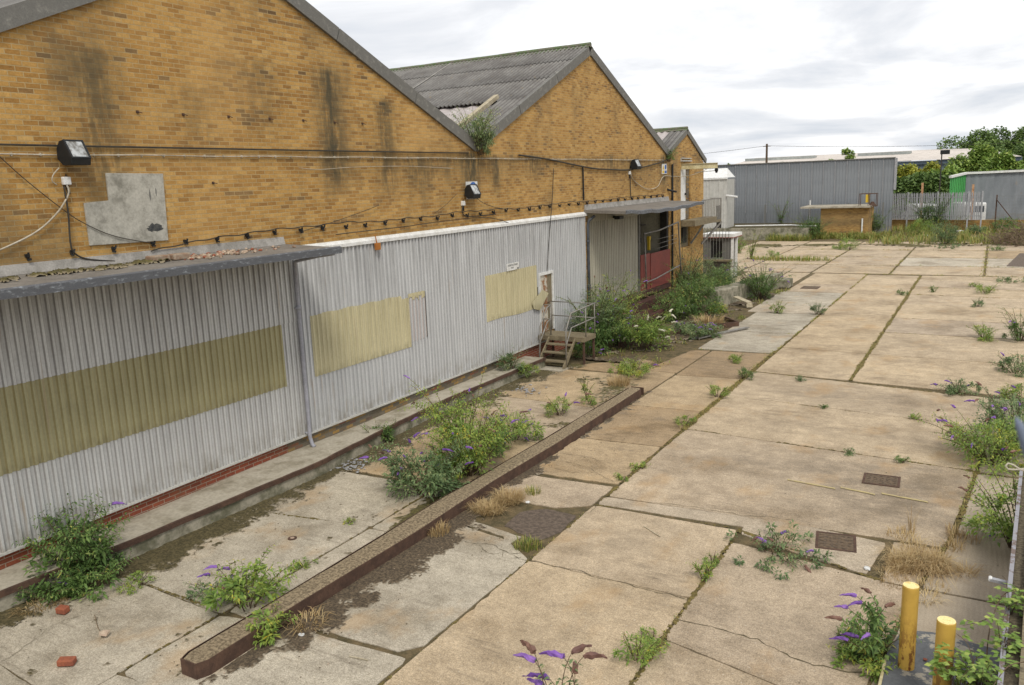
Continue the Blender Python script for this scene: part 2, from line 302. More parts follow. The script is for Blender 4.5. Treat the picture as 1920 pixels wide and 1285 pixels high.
MA['black']=simple('black_plastic',(.014,.016,.017),(.022,.022,.022),scale=8,rough=.45,bump=.1)
MA['cable']=simple('black_cable',(.035,.033,.03),(.06,.05,.035),scale=8,rough=.7)
MA['wcable']=simple('pale_cable',(.52,.47,.38),(.34,.29,.21),scale=3,rough=.7)
MA['shade_fill']=simple('dark_shade_fill',(.05,.045,.037),(.03,.027,.022),scale=2)  # near-black fill: the shade inside openings and gaps put into the colour
MA['dingy']=simple('dingy_interior_wall',(.46,.43,.33),(.34,.315,.24),scale=2)
MA['wood']=simple('weathered_timber',(.24,.20,.125),(.15,.12,.075),scale=5,stretch=(1,6,1),bump=.6)
MA['plank']=simple('pale_timber',(.48,.42,.30),(.33,.28,.19),scale=4)
MA['patch']=simple('lichened_cement_board',(.44,.42,.36),(.20,.19,.155),scale=3.2,bump=.5,lo=.40,hi=.78)
MA['stainblk']=simple('black_mould',(.04,.042,.045),(.10,.10,.09),scale=12)
MA['asphalt']=simple('brown_asphalt_patch',(.165,.125,.095),(.09,.068,.05),scale=14,bump=.9,bd=.012)
MA['soil']=simple('mossy_soil',(.17,.125,.065),(.085,.07,.034),scale=4.,bump=1.,bd=.03,rough=1)
MA['joint']=simple('joint_moss',(.11,.09,.035),(.045,.036,.018),scale=6.,bump=1.,bd=.02,rough=1)
MA['jmoss']=simple('brown_joint_moss',(.25,.19,.06),(.10,.08,.03),scale=14.,bump=1.,bd=.02,rough=1)
def mossmat(name,a,b,thin,scale):
    m=MT(name,1.); t=m.attr('tone'); n=m.noise(scale,detail=8,rough=.7); c=m.mix(m.ss(n,.36,.62),a,b)
    q=m.math('ADD',t,m.math('MULTIPLY',m.math('SUBTRACT',m.noise(18,detail=5),.5),.9)); c=m.mix(m.ss(q,.15,.75),thin,c); m.col(c); m.bump(n,.02,1.); return m.m
MA['moss']=mossmat('dark_moss',(.05,.043,.02),(.125,.10,.048),(.26,.22,.155),26)
MA['mossg']=mossmat('olive_moss',(.14,.12,.04),(.07,.058,.028),(.27,.225,.15),20)
MA['litterdirt']=mossmat('leaf_litter',(.155,.115,.072),(.055,.042,.028),(.27,.225,.16),30)
MA['crack']=simple('crack_dirt',(.15,.125,.07),(.075,.06,.035),scale=10,rough=1)
MA['litterpale']=simple('dry_dirt',(.24,.20,.13),(.10,.08,.055),scale=24,bump=1.,bd=.02,rough=1)
MA['rubble']=simple('broken_brick_rubble',(.25,.155,.10),(.33,.27,.20),scale=9)
MA['redrub']=simple('red_brick_lump',(.31,.10,.05),(.23,.075,.045),scale=9)
MA['palerub']=simple('pale_stone_lump',(.47,.38,.28),(.38,.27,.2),scale=9)
MA['yellowline']=simple('worn_yellow_marking',(.43,.35,.17),(.37,.30,.18),scale=9,lo=.5,hi=.6)
MA['paper']=simple('white_litter',(.70,.70,.68),(.5,.5,.48),scale=9)
MA['rustcover']=simple('rusty_manhole_cover',(.17,.12,.075),(.09,.065,.045),scale=16,bump=.9,bd=.01)
MA['green']=simple('bright_green_sheet',(.075,.36,.09),(.06,.30,.075),scale=.6,rough=.5,stretch=(1,1,.2))
MA['roofw']=simple('pale_far_roof',(.62,.56,.50),(.52,.47,.42),scale=.2)
MA['bluegrey']=simple('blue_grey_sheet',(.13,.17,.21),(.10,.13,.16),scale=.3)
MA['bluetip']=simple('blue_grey_paint',(.20,.235,.30),(.17,.20,.26),scale=3)
MA['skyl']=simple('grey_rooflight',(.33,.35,.33),(.27,.29,.28),scale=.3)
MA['orange']=simple('orange_post_paint',(.60,.36,.2),(.3,.14,.06),scale=4)
MA['chair']=simple('vehicle_white_paint',(.62,.62,.60),(.5,.5,.48),scale=1.,rough=.4)
MA['signblue']=simple('sign_blue',(.03,.13,.42),(.03,.11,.36),scale=5,rough=.5)
MA['signyel']=simple('sign_yellow',(.70,.48,.04),(.6,.4,.03),scale=5,rough=.5)
MA['bark']=simple('brown_bark',(.13,.09,.055),(.08,.055,.035),scale=9)
MA['twig']=simple('dead_twig',(.23,.17,.11),(.15,.11,.07),scale=9)
MA['orangebox']=simple('orange_enamel',(.42,.17,.03),(.35,.13,.03),scale=6)
def bollard_mat():
    m=MT('chipped_yellow_paint',.45); x,y,z=m.xyz()
    c=m.mix(m.ss(m.noise(5),.3,.7),(.58,.365,.075),(.48,.30,.06))
    k=m.math('MULTIPLY',m.ss(m.noise(14,m.pos((1,1,.45)),detail=7,rough=.7),.5,.57),m.ss(z,.15,.95,1.,.0))
    c=m.mix(k,c,(.16,.055,.02)); k2=m.ss(m.noise(9,m.pos((1,1,.3),(5,2,1)),detail=5),.66,.7); c=m.mix(k2,c,(.22,.07,.02)); m.col(c); m.bump(k,-.002,.5); return m.m
MA['bollard']=bollard_mat()
MA['boltop']=simple('bleached_yellow_paint',(.80,.68,.32),(.7,.52,.2),scale=10,lo=.5,hi=.6)
def rustdoor():
    m=MT('peeling_door',.7); n=m.noise(3.2,detail=8,rough=.6); c=m.mix(m.ss(n,.46,.54),(.52,.48,.40),(.27,.135,.06)); m.col(c); m.bump(n,.004,.5); return m.m
MA['rdoor']=rustdoor()
def peel():
    m=MT('peeling_white_steel',.6); n=m.noise(5.5,detail=9,rough=.72); c=m.mix(m.ss(n,.50,.56),(.28,.275,.295),(.15,.11,.09)); m.col(c); m.bump(n,.004,.5); return m.m
MA['peel']=peel()
def glass():
    m=MT('lamp_glass',.12,0,.6); n=m.noise(9,detail=3); m.col(m.mix(m.ss(n,.35,.65),(.50,.52,.52),(.16,.15,.13))); return m.m
MA['glass']=glass()
MA['darkglass']=simple('dark_glass',(.08,.09,.1),(.05,.06,.07),scale=2,rough=.15)
# ---- foliage
def leafmat(name,*st,trans=.35):
    m=MT(name,.55,0,.35); t=m.attr('tone'); c=m.ramp(t,*st); m.col(c)
    tr=m.N.new('ShaderNodeBsdfTranslucent'); m.nt.links.new(c,tr.inputs[0]); ms=m.N.new('ShaderNodeMixShader'); ms.inputs[0].default_value=trans
    m.nt.links.new(m.b.outputs[0],ms.inputs[1]); m.nt.links.new(tr.outputs[0],ms.inputs[2]); m.nt.links.new(ms.outputs[0],m.out.inputs[0]); return m.m
MA['leafd']=leafmat('dark_shrub_leaf',(0,(.06,.11,.035)),(.45,(.12,.205,.055)),(.75,(.21,.32,.085)),(.92,(.34,.42,.14)),(1,(.48,.44,.10)))
MA['leafy']=leafmat('yellow_green_leaf',(0,(.11,.19,.04)),(.4,(.23,.34,.07)),(.7,(.34,.42,.09)),(.9,(.5,.48,.08)),(1,(.60,.46,.05)))
MA['leafg']=leafmat('grey_green_leaf',(0,(.08,.13,.055)),(.5,(.165,.245,.10)),(.85,(.31,.38,.17)),(1,(.46,.46,.2)))
MA['dry']=leafmat('straw_grass',(0,(.30,.19,.08)),(.5,(.46,.33,.16)),(1,(.60,.47,.25)),trans=.25)
MA['grass']=leafmat('weed_grass',(0,(.10,.15,.03)),(.4,(.22,.28,.06)),(.7,(.40,.36,.11)),(1,(.48,.34,.13)),trans=.3)
MA['tree']=leafmat('tree_leaf',(0,(.06,.11,.03)),(.5,(.125,.20,.05)),(1,(.26,.35,.10)),trans=.25)
MA['treel']=leafmat('bright_tree_leaf',(0,(.10,.17,.03)),(.5,(.20,.31,.06)),(1,(.40,.46,.11)),trans=.25)
MA['hedgey']=leafmat('yellow_hedge_leaf',(0,(.14,.19,.03)),(.5,(.33,.35,.05)),(1,(.55,.5,.07)),trans=.25)
MA['purple']=leafmat('purple_flower',(0,(.13,.055,.25)),(.5,(.22,.10,.40)),(1,(.34,.18,.52)),trans=.2)
MA['deadfl']=leafmat('spent_flower',(0,(.12,.06,.05)),(1,(.24,.13,.09)),trans=.1)
MA['whitefl']=leafmat('white_flower',(0,(.55,.52,.40)),(1,(.72,.70,.55)),trans=.2)
# ================================================================== GROUND
XB=-12.2
mb=MB(); mb.add([(-400,-60,-.014),(400,-60,-.014),(400,900,-.014),(-400,900,-.014)],[(0,1,2,3)])
mb.build('ground',MA['soil'],kind='structure')
def ragged(poly,step=.12,amp=.009,inset=.004,rs=None):
    rs=rs or random; c=np.mean(np.array(poly),axis=0); out=[]; n=len(poly)
    for i in range(n):
        a=np.array(poly[i],float); b=np.array(poly[(i+1)%n],float); L=np.linalg.norm(b-a); d=(b-a)/L; nr=np.array([-d[1],d[0]])
        if np.dot(nr,c-a)<0: nr=-nr
        k=max(2,int(L/step)); ph=rs.random()*9
        for j in range(k):
            t=j/k
            if j==0: t=.35/k if k>2 else 0
            p=a+(b-a)*t; 
            am=inset+amp*(rs.random()**2*1.6)+.006*(1+math.sin(t*L*1.7+ph))*.5
            if rs.random()<.02: am+=.025
            out.append(tuple(p+nr*am))
    return out
SL=MB(); GR=MB()
def slab(poly,tone,inset=.004,target=None,z=0.,amp=.009):
    (target or SL).prism(ragged(poly,inset=inset,amp=amp),-.14,z+random.uniform(-.004,.004),tone)
def cuts(x0f,x1f,ys,tones,inset=.004,**k):
    # ys: list of (y at x0, y at x1)
    for (a0,a1),(b0,b1),t in zip(ys[:-1],ys[1:],tones):
        slab([(x0f(a0),a0),(x1f(a1),a1),(x1f(b1),b1),(x0f(b0),b0)],t+random.uniform(-.03,.03),inset,**k)
K=lambda v:(lambda y:v)
BX=lambda y: float(np.interp(y,[1,9.24,11.45,13.5,16.6,16.7,23],[-1.6,-.83,-.55,-.19,.04,.22,.22]))
BX2=lambda y: BX(y)+.03
same=lambda *v:[(q,q) for q in v]
# inner strip beside the ledge (cool pale concrete), then warm slabs
cuts(K(-11.32),K(-8.7),[(1.5,1.4),(4.6,4.4),(6.72,6.6),(9.38,9.74),(11.62,11.7)],[.08,.12,.1,.14])
cuts(K(-11.25),K(-8.0),[(11.72,11.78),(14.9,14.8),(17.9,17.8),(21.3,21.4)],[.8,.42,.84],inset=.012)
cuts(K(-8.7),K(-8.03),same(1.5,5.1),[.12]); cuts(K(-8.68),K(-8.03),same(6.7,9.7,11.7),[.14,.1])
slab([(-8.7,5.1),(-5.74,4.9),(-5.74,6.93),(-7.5,6.82),(-8.68,6.6)],.06)
slab([(-8.7,1.5),(-5.74,1.5),(-5.74,4.87),(-8.7,5.07)],.1)
slab([(-7.6,6.9),(-5.95,6.98),(-5.74,7.2),(-5.70,9.85),(-6.35,10.3),(-7.6,10.5)],.07)
slab([(-7.3,10.7),(-6.75,10.62),(-6.2,10.5),(-6.25,10.15),(-6.45,10.37),(-7.2,10.5)],.16)
slab([(-7.55,11.75),(-6.3,11.75),(-5.72,12.1),(-5.7,13.1),(-7.55,13.0)],.44)
slab([(-7.58,13.12),(-5.7,13.22),(-5.7,15.6),(-7.58,15.5)],.84,amp=.03)
cuts(K(-7.57),K(-5.71),[(15.52,15.62),(18.4,18.5),(21.8,22.0),(25.4,25.5)],[.95,.82,1.0],inset=.01)
slab([(-8.6,19.9),(-7.6,19.6),(-7.6,22.0),(-8.9,22.0)],.9); slab([(-11.0,21.45),(-8.62,21.45),(-8.9,22.0),(-8.6,23.2),(-9.2,23.5),(-10.4,22.4)],.97,amp=.04)
slab([(-8.6,22.02),(-7.6,22.02),(-7.6,25.4),(-8.2,25.2)],.96)
cuts(K(-8.1),K(-5.66),[(25.5,25.6),(27.1,27.2),(28.95,29.1),(30.9,31.0),(33.3,33.4)],[.0,.04,.02,.0])
cuts(K(-8.5),K(-5.62),[(33.35,33.45),(35.4,35.5),(37.6,37.7),(39.6,39.7)],[.3,.08,.05])
cuts(K(-8.3),K(-5.6),[(39.7,39.75),(42.6,42.7),(47.2,47.2)],[.5,.6])
# middle strip
cuts(K(-5.705),K(-3.185),[(1.5,1.5),(5.6,5.6),(9.83,9.8),(12.18,12.22)],[.5,.6,.54])
cuts(K(-3.165),BX,[(1.5,1.5),(5.2,5.2),(8.7,8.2),(11.75,11.35)],[.42,.54,.46])
cuts(K(-5.68),K(-2.5),[(12.23,12.4),(12.62,12.85)],[.38])
slab([(-3.15,12.1),(-2.3,11.8),(-1.2,11.5),(-1.05,12.7),(-2.4,12.86),(-3.15,12.45)],.34)
slab([(-1.02,11.42),(-.57,11.4),(-.33,12.8),(-.98,12.84)],.5)
cuts(K(-5.66),BX,[(12.66,12.9),(17.03,16.6),(20.2,19.6),(22.98,22.28)],[.5,.6,.54])
cuts(K(-5.62),K(-3.06),[(23.02,22.85),(26.6,26.5),(33.35,33.7),(37.4,37.3),(43.0,43.1),(47.0,47.0)],[.62,.66,.6,.64,.6])
cuts(K(-3.0),K(4.),[(22.82,22.35),(26.5,26.3),(30.3,30.15)],[.62,.58],inset=.012)
cuts(K(-3.0),K(6.),[(30.35,30.2),(33.4,33.4),(36.9,36.95),(39.95,39.6),(42.6,42.0),(45.1,44.8),(47.2,47.6)],[.42,.6,.55,.62,.5,.6],inset=.012)
for y0,y1,ts in ((47.4,51.6,(.5,.62,.56,.5)),(51.65,56.5,(.56,.5,.2,.2)),(56.6,61.5,(.55,.5,.6,.9)),(61.6,68.5,(.6,.52,.55,.5))):
    for (xa,xb),t in zip(((-12.5,-8.6),(-8.55,-4.6),(-4.55,-.2),(-.15,6.5)),ts):
        slab([(xa,y0),(xb,y0+.2),(xb,y1+.2),(xa,y1)],t,inset=.02,amp=.03)
cuts(K(-16.6),K(-12.55),same(47.4,54.,61,68.8),[.55,.6,.5],inset=.02)
cuts(K(-12.0),K(-8.55),[(42.2,42.2),(47.3,47.3)],[.6],inset=.02)
SL.build('concrete_yard',MA['slab'],kind='structure',fix=False)
for a_,b_ in ((2.,9.2),(9.23,11.4),(11.42,13.5),(13.5,16.5),(16.6,19.)):
    slab([(BX2(a_),a_),(4.,a_),(4.,b_),(BX2(b_),b_)],.5,target=GR)
cuts(lambda y:.25,K(4.),[(19.05,19.05),(22.3,22.3)],[.5],target=GR)
GR.build('tamped_concrete_strip',MA['groove'],kind='structure',fix=False)
# asphalt patches and marking
def flat(name,poly,z0,z1,mat,step=.12,amp=.02,**k):
    m=MB(); m.prism(ragged(poly,step=step,amp=amp,inset=0),z0,z1); return m.build(name,mat,fix=False,**k)
flat('asphalt_patch',[(-6.72,10.75),(-5.9,10.45),(-5.72,10.9),(-5.75,11.65),(-6.35,11.72),(-6.75,11.4)],-.12,-.006,MA['asphalt'],kind='structure')
flat('asphalt_strip',[(.8,52.2),(6.4,52.),(6.4,60.),(1.6,60.)],-.12,.012,MA['asphalt'],kind='structure')
m=MB()
for a,b in ((-2.97,-2.1),(-2.05,-1.45),(-1.38,-.62)):
    m.prism(ragged([(a,14.72),(b,14.62),(b,14.69),(a,14.79)],step=.05,amp=.006,inset=.001),.006,.011)
m.build('yellow_marking',MA['yellowline'],fix=False,kind='structure')
# manhole covers
def cover(c,hx,hy,ang,label,mat='rustcover'):
    t=empty('manhole_cover',(c[0],c[1],.0),label=label,cat='manhole cover')
    fr=MB(); ca,sa=math.cos(ang),math.sin(ang)
    def Q(x,y): return (c[0]+x*ca-y*sa,c[1]+x*sa+y*ca)
    for (x0,y0,x1,y1) in ((-hx-.04,-hy-.04,hx+.04,-hy),(-hx-.04,hy,hx+.04,hy+.04),(-hx-.04,-hy,-hx,hy),(hx,-hy,hx+.04,hy)):
        fr.prism([Q(x0,y0),Q(x1,y0),Q(x1,y1),Q(x0,y1)],-.02,.012)
    fr.build('frame',MA['rust'],t)
    pl=MB(); pl.prism([Q(-hx,-hy),Q(hx,-hy),Q(hx,hy),Q(-hx,hy)],-.02,.007)
    n=5
    for i in range(n):
        for j in range(n):
            u=-hx+(i+.5)*2*hx/n; v=-hy+(j+.5)*2*hy/n; pl.prism([Q(u-.03,v-.02),Q(u+.03,v-.02),Q(u+.03,v+.02),Q(u-.03,v+.02)],.007,.013)
    pl.build('plate',MA[mat],t)
cover((-1.75,12.42),.25,.27,.15,'rusty square manhole cover in a pale concrete surround near the dry grass')
cover((-1.44,15.43),.27,.24,.05,'rusty manhole cover set in the stained slab beyond the yellow line')
cover((-7.45,41.2),.36,.42,0,'dark brown manhole cover far along the yard near the low concrete block')
t=empty('drain_cap',(-9.58,8.81,0),label='small round rusty drain cap leaking orange stains on pale slab',cat='drain cap')
m=MB(); m.tube([(-9.58,8.81,-.02),(-9.58,8.81,.012)],.075,20); m.build('rim',MA['rust'],t)
m=MB(); m.tube([(-9.58,8.81,.0),(-9.58,8.81,.018)],.035,14); m.build('plug',MA['palerub'],t)
# cracks
CK=MB()
def crack(pts,w=.012,z=.0085,wig=.075):
    P=[np.array(p,float) for p in pts]; out=[]
    for a,b in zip(P[:-1],P[1:]):
        L=np.linalg.norm(b-a); k=max(2,int(L/.08))
        for j in range(k): out.append(a+(b-a)*j/k)
    out.append(P[-1]); off=0; pl=[]
    for i,p in enumerate(out):
        d=out[min(i+1,len(out)-1)]-out[max(i-1,0)]; d=d/np.linalg.norm(d); n=np.array([-d[1],d[0]])
        off=off*.7+random.uniform(-wig,wig)*.5; q=p+n*off; ww=w*.55*random.uniform(.2,1.2)
        pl.append((q+n*ww,q-n*ww))
    vs=[];fs=[]
    for a,b in pl: vs+=[(a[0],a[1],z),(b[0],b[1],z)]
    for i in range(len(pl)-1): fs.append((2*i,2*i+1,2*i+3,2*i+2))
    CK.add(vs,fs)
G2=lambda px,py:gz(px,py)[:2]
for pts,w in (([(995,1050),(1100,1075),(1200,1105),(1290,1122)],.012),([(1264,1161),(1330,1180),(1420,1200),(1480,1235),(1560,1255),(1620,1262)],.018),
    ([(870,1018),(930,1025),(985,1052)],.012),([(900,1022),(925,1040),(985,1040),(990,1052)],.009),([(940,1028),(945,1045),(978,1046)],.007),([(1063,970),(1110,962),(1119,947)],.008),
    ([(1050,865),(1110,880),(1150,903)],.008),([(1040,880),(1090,888),(1180,880)],.007),([(1055,850),(1110,860),(1160,875),(1195,880)],.007),([(1100,816),(1180,812),(1270,808)],.008),
    ([(1480,652),(1540,658),(1640,665)],.012),([(1650,668),(1700,674),(1760,682)],.012),([(1320,640),(1400,644),(1450,645)],.01),([(1070,738),(1180,738),(1340,746)],.008),
    ([(1540,548),(1600,548),(1650,545)],.015),([(500,958),(420,1000)],.004),([(0,1240),(90,1180),(160,1150)],.006),
    ([(1410,600),(1500,603),(1580,604)],.01),([(1565,513),(1640,506),(1700,507)],.02),([(1200,939),(1300,950),(1400,968),(1490,975)],.01)):
    crack([G2(*p) for p in pts],w)
CK.build('cracks',MA['crack'],fix=False,kind='structure')
# ---- moss and dirt fields : ragged raised growth, one mesh each
def vnoise(x,y,s,seed=0):
    x=np.asarray(x)/s; y=np.asarray(y)/s; xi=np.floor(x).astype(int); yi=np.floor(y).astype(int); fx_=x-xi; fy_=y-yi
    fx_=fx_*fx_*(3-2*fx_); fy_=fy_*fy_*(3-2*fy_)
    def h(a,b):
        n=(a*374761393+b*668265263+seed*1442695041)&0x7fffffff; n=(n^(n>>13))*1274126177&0x7fffffff; return ((n^(n>>16))&0xffff)/65535.
    return (h(xi,yi)*(1-fx_)+h(xi+1,yi)*fx_)*(1-fy_)+(h(xi,yi+1)*(1-fx_)+h(xi+1,yi+1)*fx_)*fy_
def fbm(x,y,s,seed=0): return vnoise(x,y,s,seed)*.5+vnoise(x,y,s/2.1,seed+1)*.27+vnoise(x,y,s/4.3,seed+2)*.15+vnoise(x,y,s/9,seed+3)*.08
def field(name,x0,x1,y0,y1,fn,mat,cell=.03,h=.02,z=.004,seed=1,brk=.35,tk=9.,**k):
    nx=int((x1-x0)/cell); ny=int((y1-y0)/cell)
    gx,gy=np.meshgrid(np.linspace(x0,x1,nx+1),np.linspace(y0,y1,ny+1),indexing='ij')
    gx=gx+(rng.random(gx.shape)-.5)*cell*.6; gy=gy+(rng.random(gx.shape)-.5)*cell*.6
    m=fn(gx,gy); m=m+(rng.random(gx.shape)-.5)*min(.16,brk*.6); m=m+(fbm(gx,gy,.075,seed+50)-.5)*brk-.25*(fbm(gx,gy,.05,seed+90)>.70)*(m<.14)*(brk>0); hh=np.clip(m*9,0,1)*h*(.3+1.6*np.clip(fbm(gx,gy,.07,seed)-.25,0,1))+z+rng.random(gx.shape)*h*.22; hh=np.where(m<=0,-.004+z,hh)
    idx=np.arange(gx.size).reshape(gx.shape); keep=(m[:-1,:-1]+m[1:,:-1]+m[1:,1:]+m[:-1,1:])>0
    F=np.stack([idx[:-1,:-1][keep],idx[1:,:-1][keep],idx[1:,1:][keep],idx[:-1,1:][keep]],1)
    if len(F)==0: return
    used=np.unique(F); re=np.full(gx.size,-1); re[used]=np.arange(len(used))
    V=np.stack([gx.ravel(),gy.ravel(),hh.ravel()],1)[used]
    o=npmesh(name,V,re[F],np.clip(m.ravel()[used]*tk,0,1),mat,kind='stuff',**k); return o
def ledge_x(y): return np.interp(y,[0,5.24,7.16,11.17,13.5,15.96,20.49,24],[-11.6,-11.5,-11.32,-11.17,-11.38,-11.55,-11.48,-11.5])
def f_ledge(x,y):
    wdt=.16+.30*fbm(y*0+3,y,1.5,5)+np.interp(y,[4,6.5,7.4,8.5,10,11.5,13,14,19,22],[-.05,.1,.42,.35,-.02,.0,.12,.2,.1,.3])
    return wdt-(x-ledge_x(y))+ (fbm(x,y,.3,9)-.5)*1.0
field('moss',-11.6,-10.2,3.5,22,f_ledge,MA['moss'],h=.022,seed=3,cell=.022)
def f_spots(x,y): return (fbm(x,y,.22,21)-.80)*.8
field('moss_spots',-11,-8.1,3.5,12,f_spots,MA['moss'],h=.012,cell=.025)
def f_kerb(x,y):
    wdt=np.interp(y,[5.2,5.6,6.2,6.8,7.4,8.8,9.6,10.4,11.4,12.5,14,17,19.5,20],[-.1,-.05,.25,.75,.62,.6,.66,.45,.2,.3,.12,.06,.04,-.2])
    return wdt-(x+7.66)+(fbm(x,y,.34,31)-.5)*1.1
field('leaf_litter',-7.63,-6.2,5.2,20,f_kerb,MA['litterdirt'],h=.012,seed=8,cell=.022)
def f_kin(x,y): 
    wdt=np.interp(y,[5,7,9.5,10.2,11.5,13,16,20],[-.02,.1,.12,.55,.5,.15,.1,.12]); return wdt-(-8.02-x)+(fbm(x,y,.25,41)-.5)*.45
field('moss_litter',-9.2,-8.0,5.3,20,f_kin,MA['mossg'],h=.02,seed=9)
def f_mid(x,y): return (fbm(x,y,.9,51)-.66)*.9
field('moss_mats',-11.2,-8.1,14.5,22,f_mid,MA['mossg'],h=.02,cell=.04)
def f_rdark(x,y): return .10-np.abs(x+2.6-.3*(y-12.2))*.0+(fbm(x,y,.5,61)-.72)-.1
def f_far(x,y): return .55-np.abs(y-66-(x*.08))*.3+(fbm(x,y,1.6,71)-.5)*1.6-.35
field('verge_moss',-16,8,60,72,f_far,MA['mossg'],cell=.16,h=.08)
def lines_f(segs,wd,am,sd):
    def f(x,y):
        best=np.full(x.shape,-9.)
        for (ax_,ay_),(bx_,by_),w_ in segs:
            dx_,dy_=bx_-ax_,by_-ay_; L2=dx_*dx_+dy_*dy_; t=np.clip(((x-ax_)*dx_+(y-ay_)*dy_)/L2,0,1); dd=np.hypot(x-ax_-t*dx_,y-ay_-t*dy_); best=np.maximum(best,w_-dd)
        return best+(fbm(x,y,.5,sd)-.55)*am
    return f
for i,(x0,x1,y0,y1,segs,cell) in enumerate(((-5.95,-5.45,4,26,[((-5.72,4),(-5.69,12.2),.008),((-5.66,12.4),(-5.69,17),.03),((-5.69,17),(-5.68,26),.075)],.022),
  (-5.95,-5.4,26,47,[((-5.66,26),(-5.62,47),.04)],.04),(-3.45,-2.95,4,12.5,[((-3.18,4),(-3.17,12.3),.035)],.022),(-3.3,-2.8,22.6,47,[((-3.03,22.9),(-3.03,47),.065)],.03),
  (-5.7,0.2,16.4,17.3,[((-5.65,17.05),(.05,16.6),.018)],.022),(-5.7,0.2,19.4,20.4,[((-5.6,20.15),(-.1,19.6),.008)],.024),(-5.7,0,22.1,23.2,[((-5.6,23.),(-.3,22.28),.022)],.024),
  (-5.7,-.9,11.2,12.9,[((-5.7,12.2),(-3.2,12.25),.008),((-3.15,12.2),(-1.,11.4),.035)],.022),(-1.3,.4,9,16.8,[((-.83,9.2),(-.55,11.4),.03),((-.55,11.4),(-.19,13.5),.03),((-.19,13.5),(.05,16.6),.04)],.024),(-8.9,-8.5,3.5,11.7,[((-8.7,4),(-8.7,11.7),.01)],.022),(-11.2,-8.7,6.3,10,[((-11.1,6.7),(-8.7,6.65),.02),((-11,9.38),(-8.7,9.75),.006)],.022),
  (-3.,4,30,45.3,[((-3,30.3),(4,30.15),.01),((-3,33.4),(4,33.4),.0),((-3,36.9),(4,36.95),.015),((-3,39.95),(4,39.6),.015),((-3,42.6),(4,42.),.015),((-3,45.1),(4,44.8),.015)],.045),
  (-12,6,47.,62,[((-12,47.3),(6,47.5),.03),((-12,51.6),(6,51.8),.03),((-12,56.5),(6,56.7),.04),((-4.6,47),(-4.6,62),.03),((-8.6,47),(-8.6,62),.03)],.08))):
    field('joint_moss',x0,x1,y0,y1,lines_f(segs,0,.09 if cell<.03 else .14,200+i),MA['jmoss'],cell=cell,h=.012 if cell<.04 else .03,seed=20+i,brk=.06)
# ================================================================== WAREHOUSE
WH=empty('brick_warehouse',(XB,19,0),label='long yellow brick warehouse with three gables and corrugated steel cladding below',cat='warehouse')
m=MB()
def wr(y0,y1,z0,z1): m.box((XB-.3,y0,z0),(XB,y1,z1))
wr(1.,26.0,.57,4.55); wr(1.,34.3,4.55,6.45) 
wr(34.3,35.9,0,6.45); wr(37.25,39.25,0,6.2); wr(35.9,37.25,0,2.35); wr(35.9,37.25,5.92,6.2)
def gab(poly): m.prism(poly,XB-.3,XB,axis='x')
gab([(1,6.45),(3.3,6.45),(3.3,6.452),(1,7.4)])
gab([(3.3,6.45),(18.95,6.45),(11.05,9.80)])
gab([(18.95,6.45),(34.1,6.45),(26.4,9.76)])
gab([(34.1,6.45),(35.9,6.45),(35.9,6.2),(39.25,6.2),(36.65,7.46)])
m.box((XB-9,39.0,0),(XB-.3,39.25,6.2))
WW=m.build('wall',MA['brick'],WH)
for a_,b_ in ((1,11.35),(19.6,26.)):
    m=MB(); m.box((XB-.3,a_,0),(XB-.02,b_,.57)); m.build('plinth',MA['redbrick'],WH,label='red brick plinth course below the cladding')
m=MB(); m.box((XB-.3,11.35,0),(XB-.015,19.6,.57)); m.build('plinth',MA['brownbrick'],WH,label='grimy brown brick plinth course')
# verge boards
def rake(name,a,b,depth=.26,t=.06,off=0):
    (y0,z0),(y1,z1)=a,b; d=np.array([y1-y0,z1-z0]); d/=np.linalg.norm(d); n=np.array([-d[1],d[0]]); 
    if n[1]<0:n=-n
    L=math.hypot(y1-y0,z1-z0); k=max(1,round(L/2.6)); mm=MB()
    for i in range(k):
        g=.012
        p0=np.array([y0,z0])+d*(L*i/k+g); p1=np.array([y0,z0])+d*(L*(i+1)/k-g)
        q=[p0-n*.02,p1-n*.02,p1+n*depth,p0+n*depth]; mm.prism([tuple(v) for v in q],XB-.02,XB+t+random.uniform(0,.008),axis='x')
    mm.build('verge_board',MA['lead'],WH)
rake('v',(3.3,6.45),(11.0,9.79)); rake('v',(11.1,9.79),(18.93,6.47)); rake('v',(18.98,6.46),(26.36,9.75)); rake('v',(26.44,9.75),(34.08,6.47)); rake('v',(34.12,6.46),(36.62,7.45),.2); rake('v',(36.68,7.45),(39.5,6.16),.2); rake('v',(1.,7.4),(3.26,6.47))
# roofs: corrugated sheets running down the slope, waves along x
def roofsheet(name,xa,xb,ylo,zlo,yhi,zhi,mat,pitch=.16,amp=.03,edge=0,lift=0,ny=1):
    xs=np.arange(min(xa,xb),max(xa,xb)+1e-4,pitch/6); d=np.array([yhi-ylo,zhi-zlo]); L=np.linalg.norm(d); d/=L; n=np.array([-d[1],d[0]]); n=n if n[1]>0 else -n
    V=[];F=[]; rows=[0,L] if ny==1 else list(np.linspace(0,L,ny+1))
    for th in (0,-.012):
        for r in rows:
            h=amp*np.sin(xs*2*math.pi/pitch)+lift+th
            V+= [(x,ylo+d[0]*r+n[0]*q,zlo+d[1]*r+n[1]*q) for x,q in zip(xs,h)]
    k=len(xs); nr=len(rows)
    for s in (0,1):
        for r in range(nr-1):
            b=(s*nr+r)*k
            F+=[(b+i,b+i+1,b+k+i+1,b+k+i) for i in range(k-1)]
    F+=[(i,i+1,nr*k+i+1,nr*k+i) for i in range(k-1)]
    me=npmesh(name,V,F,np.full(len(V),.5),mat,WH); me.data.polygons.foreach_set('use_smooth',[True]*len(F)); return me
XR=XB-30
UP=.24/math.cos(math.atan(.435))
def sl(y,y0,z0,s): return z0+s*(y-y0)
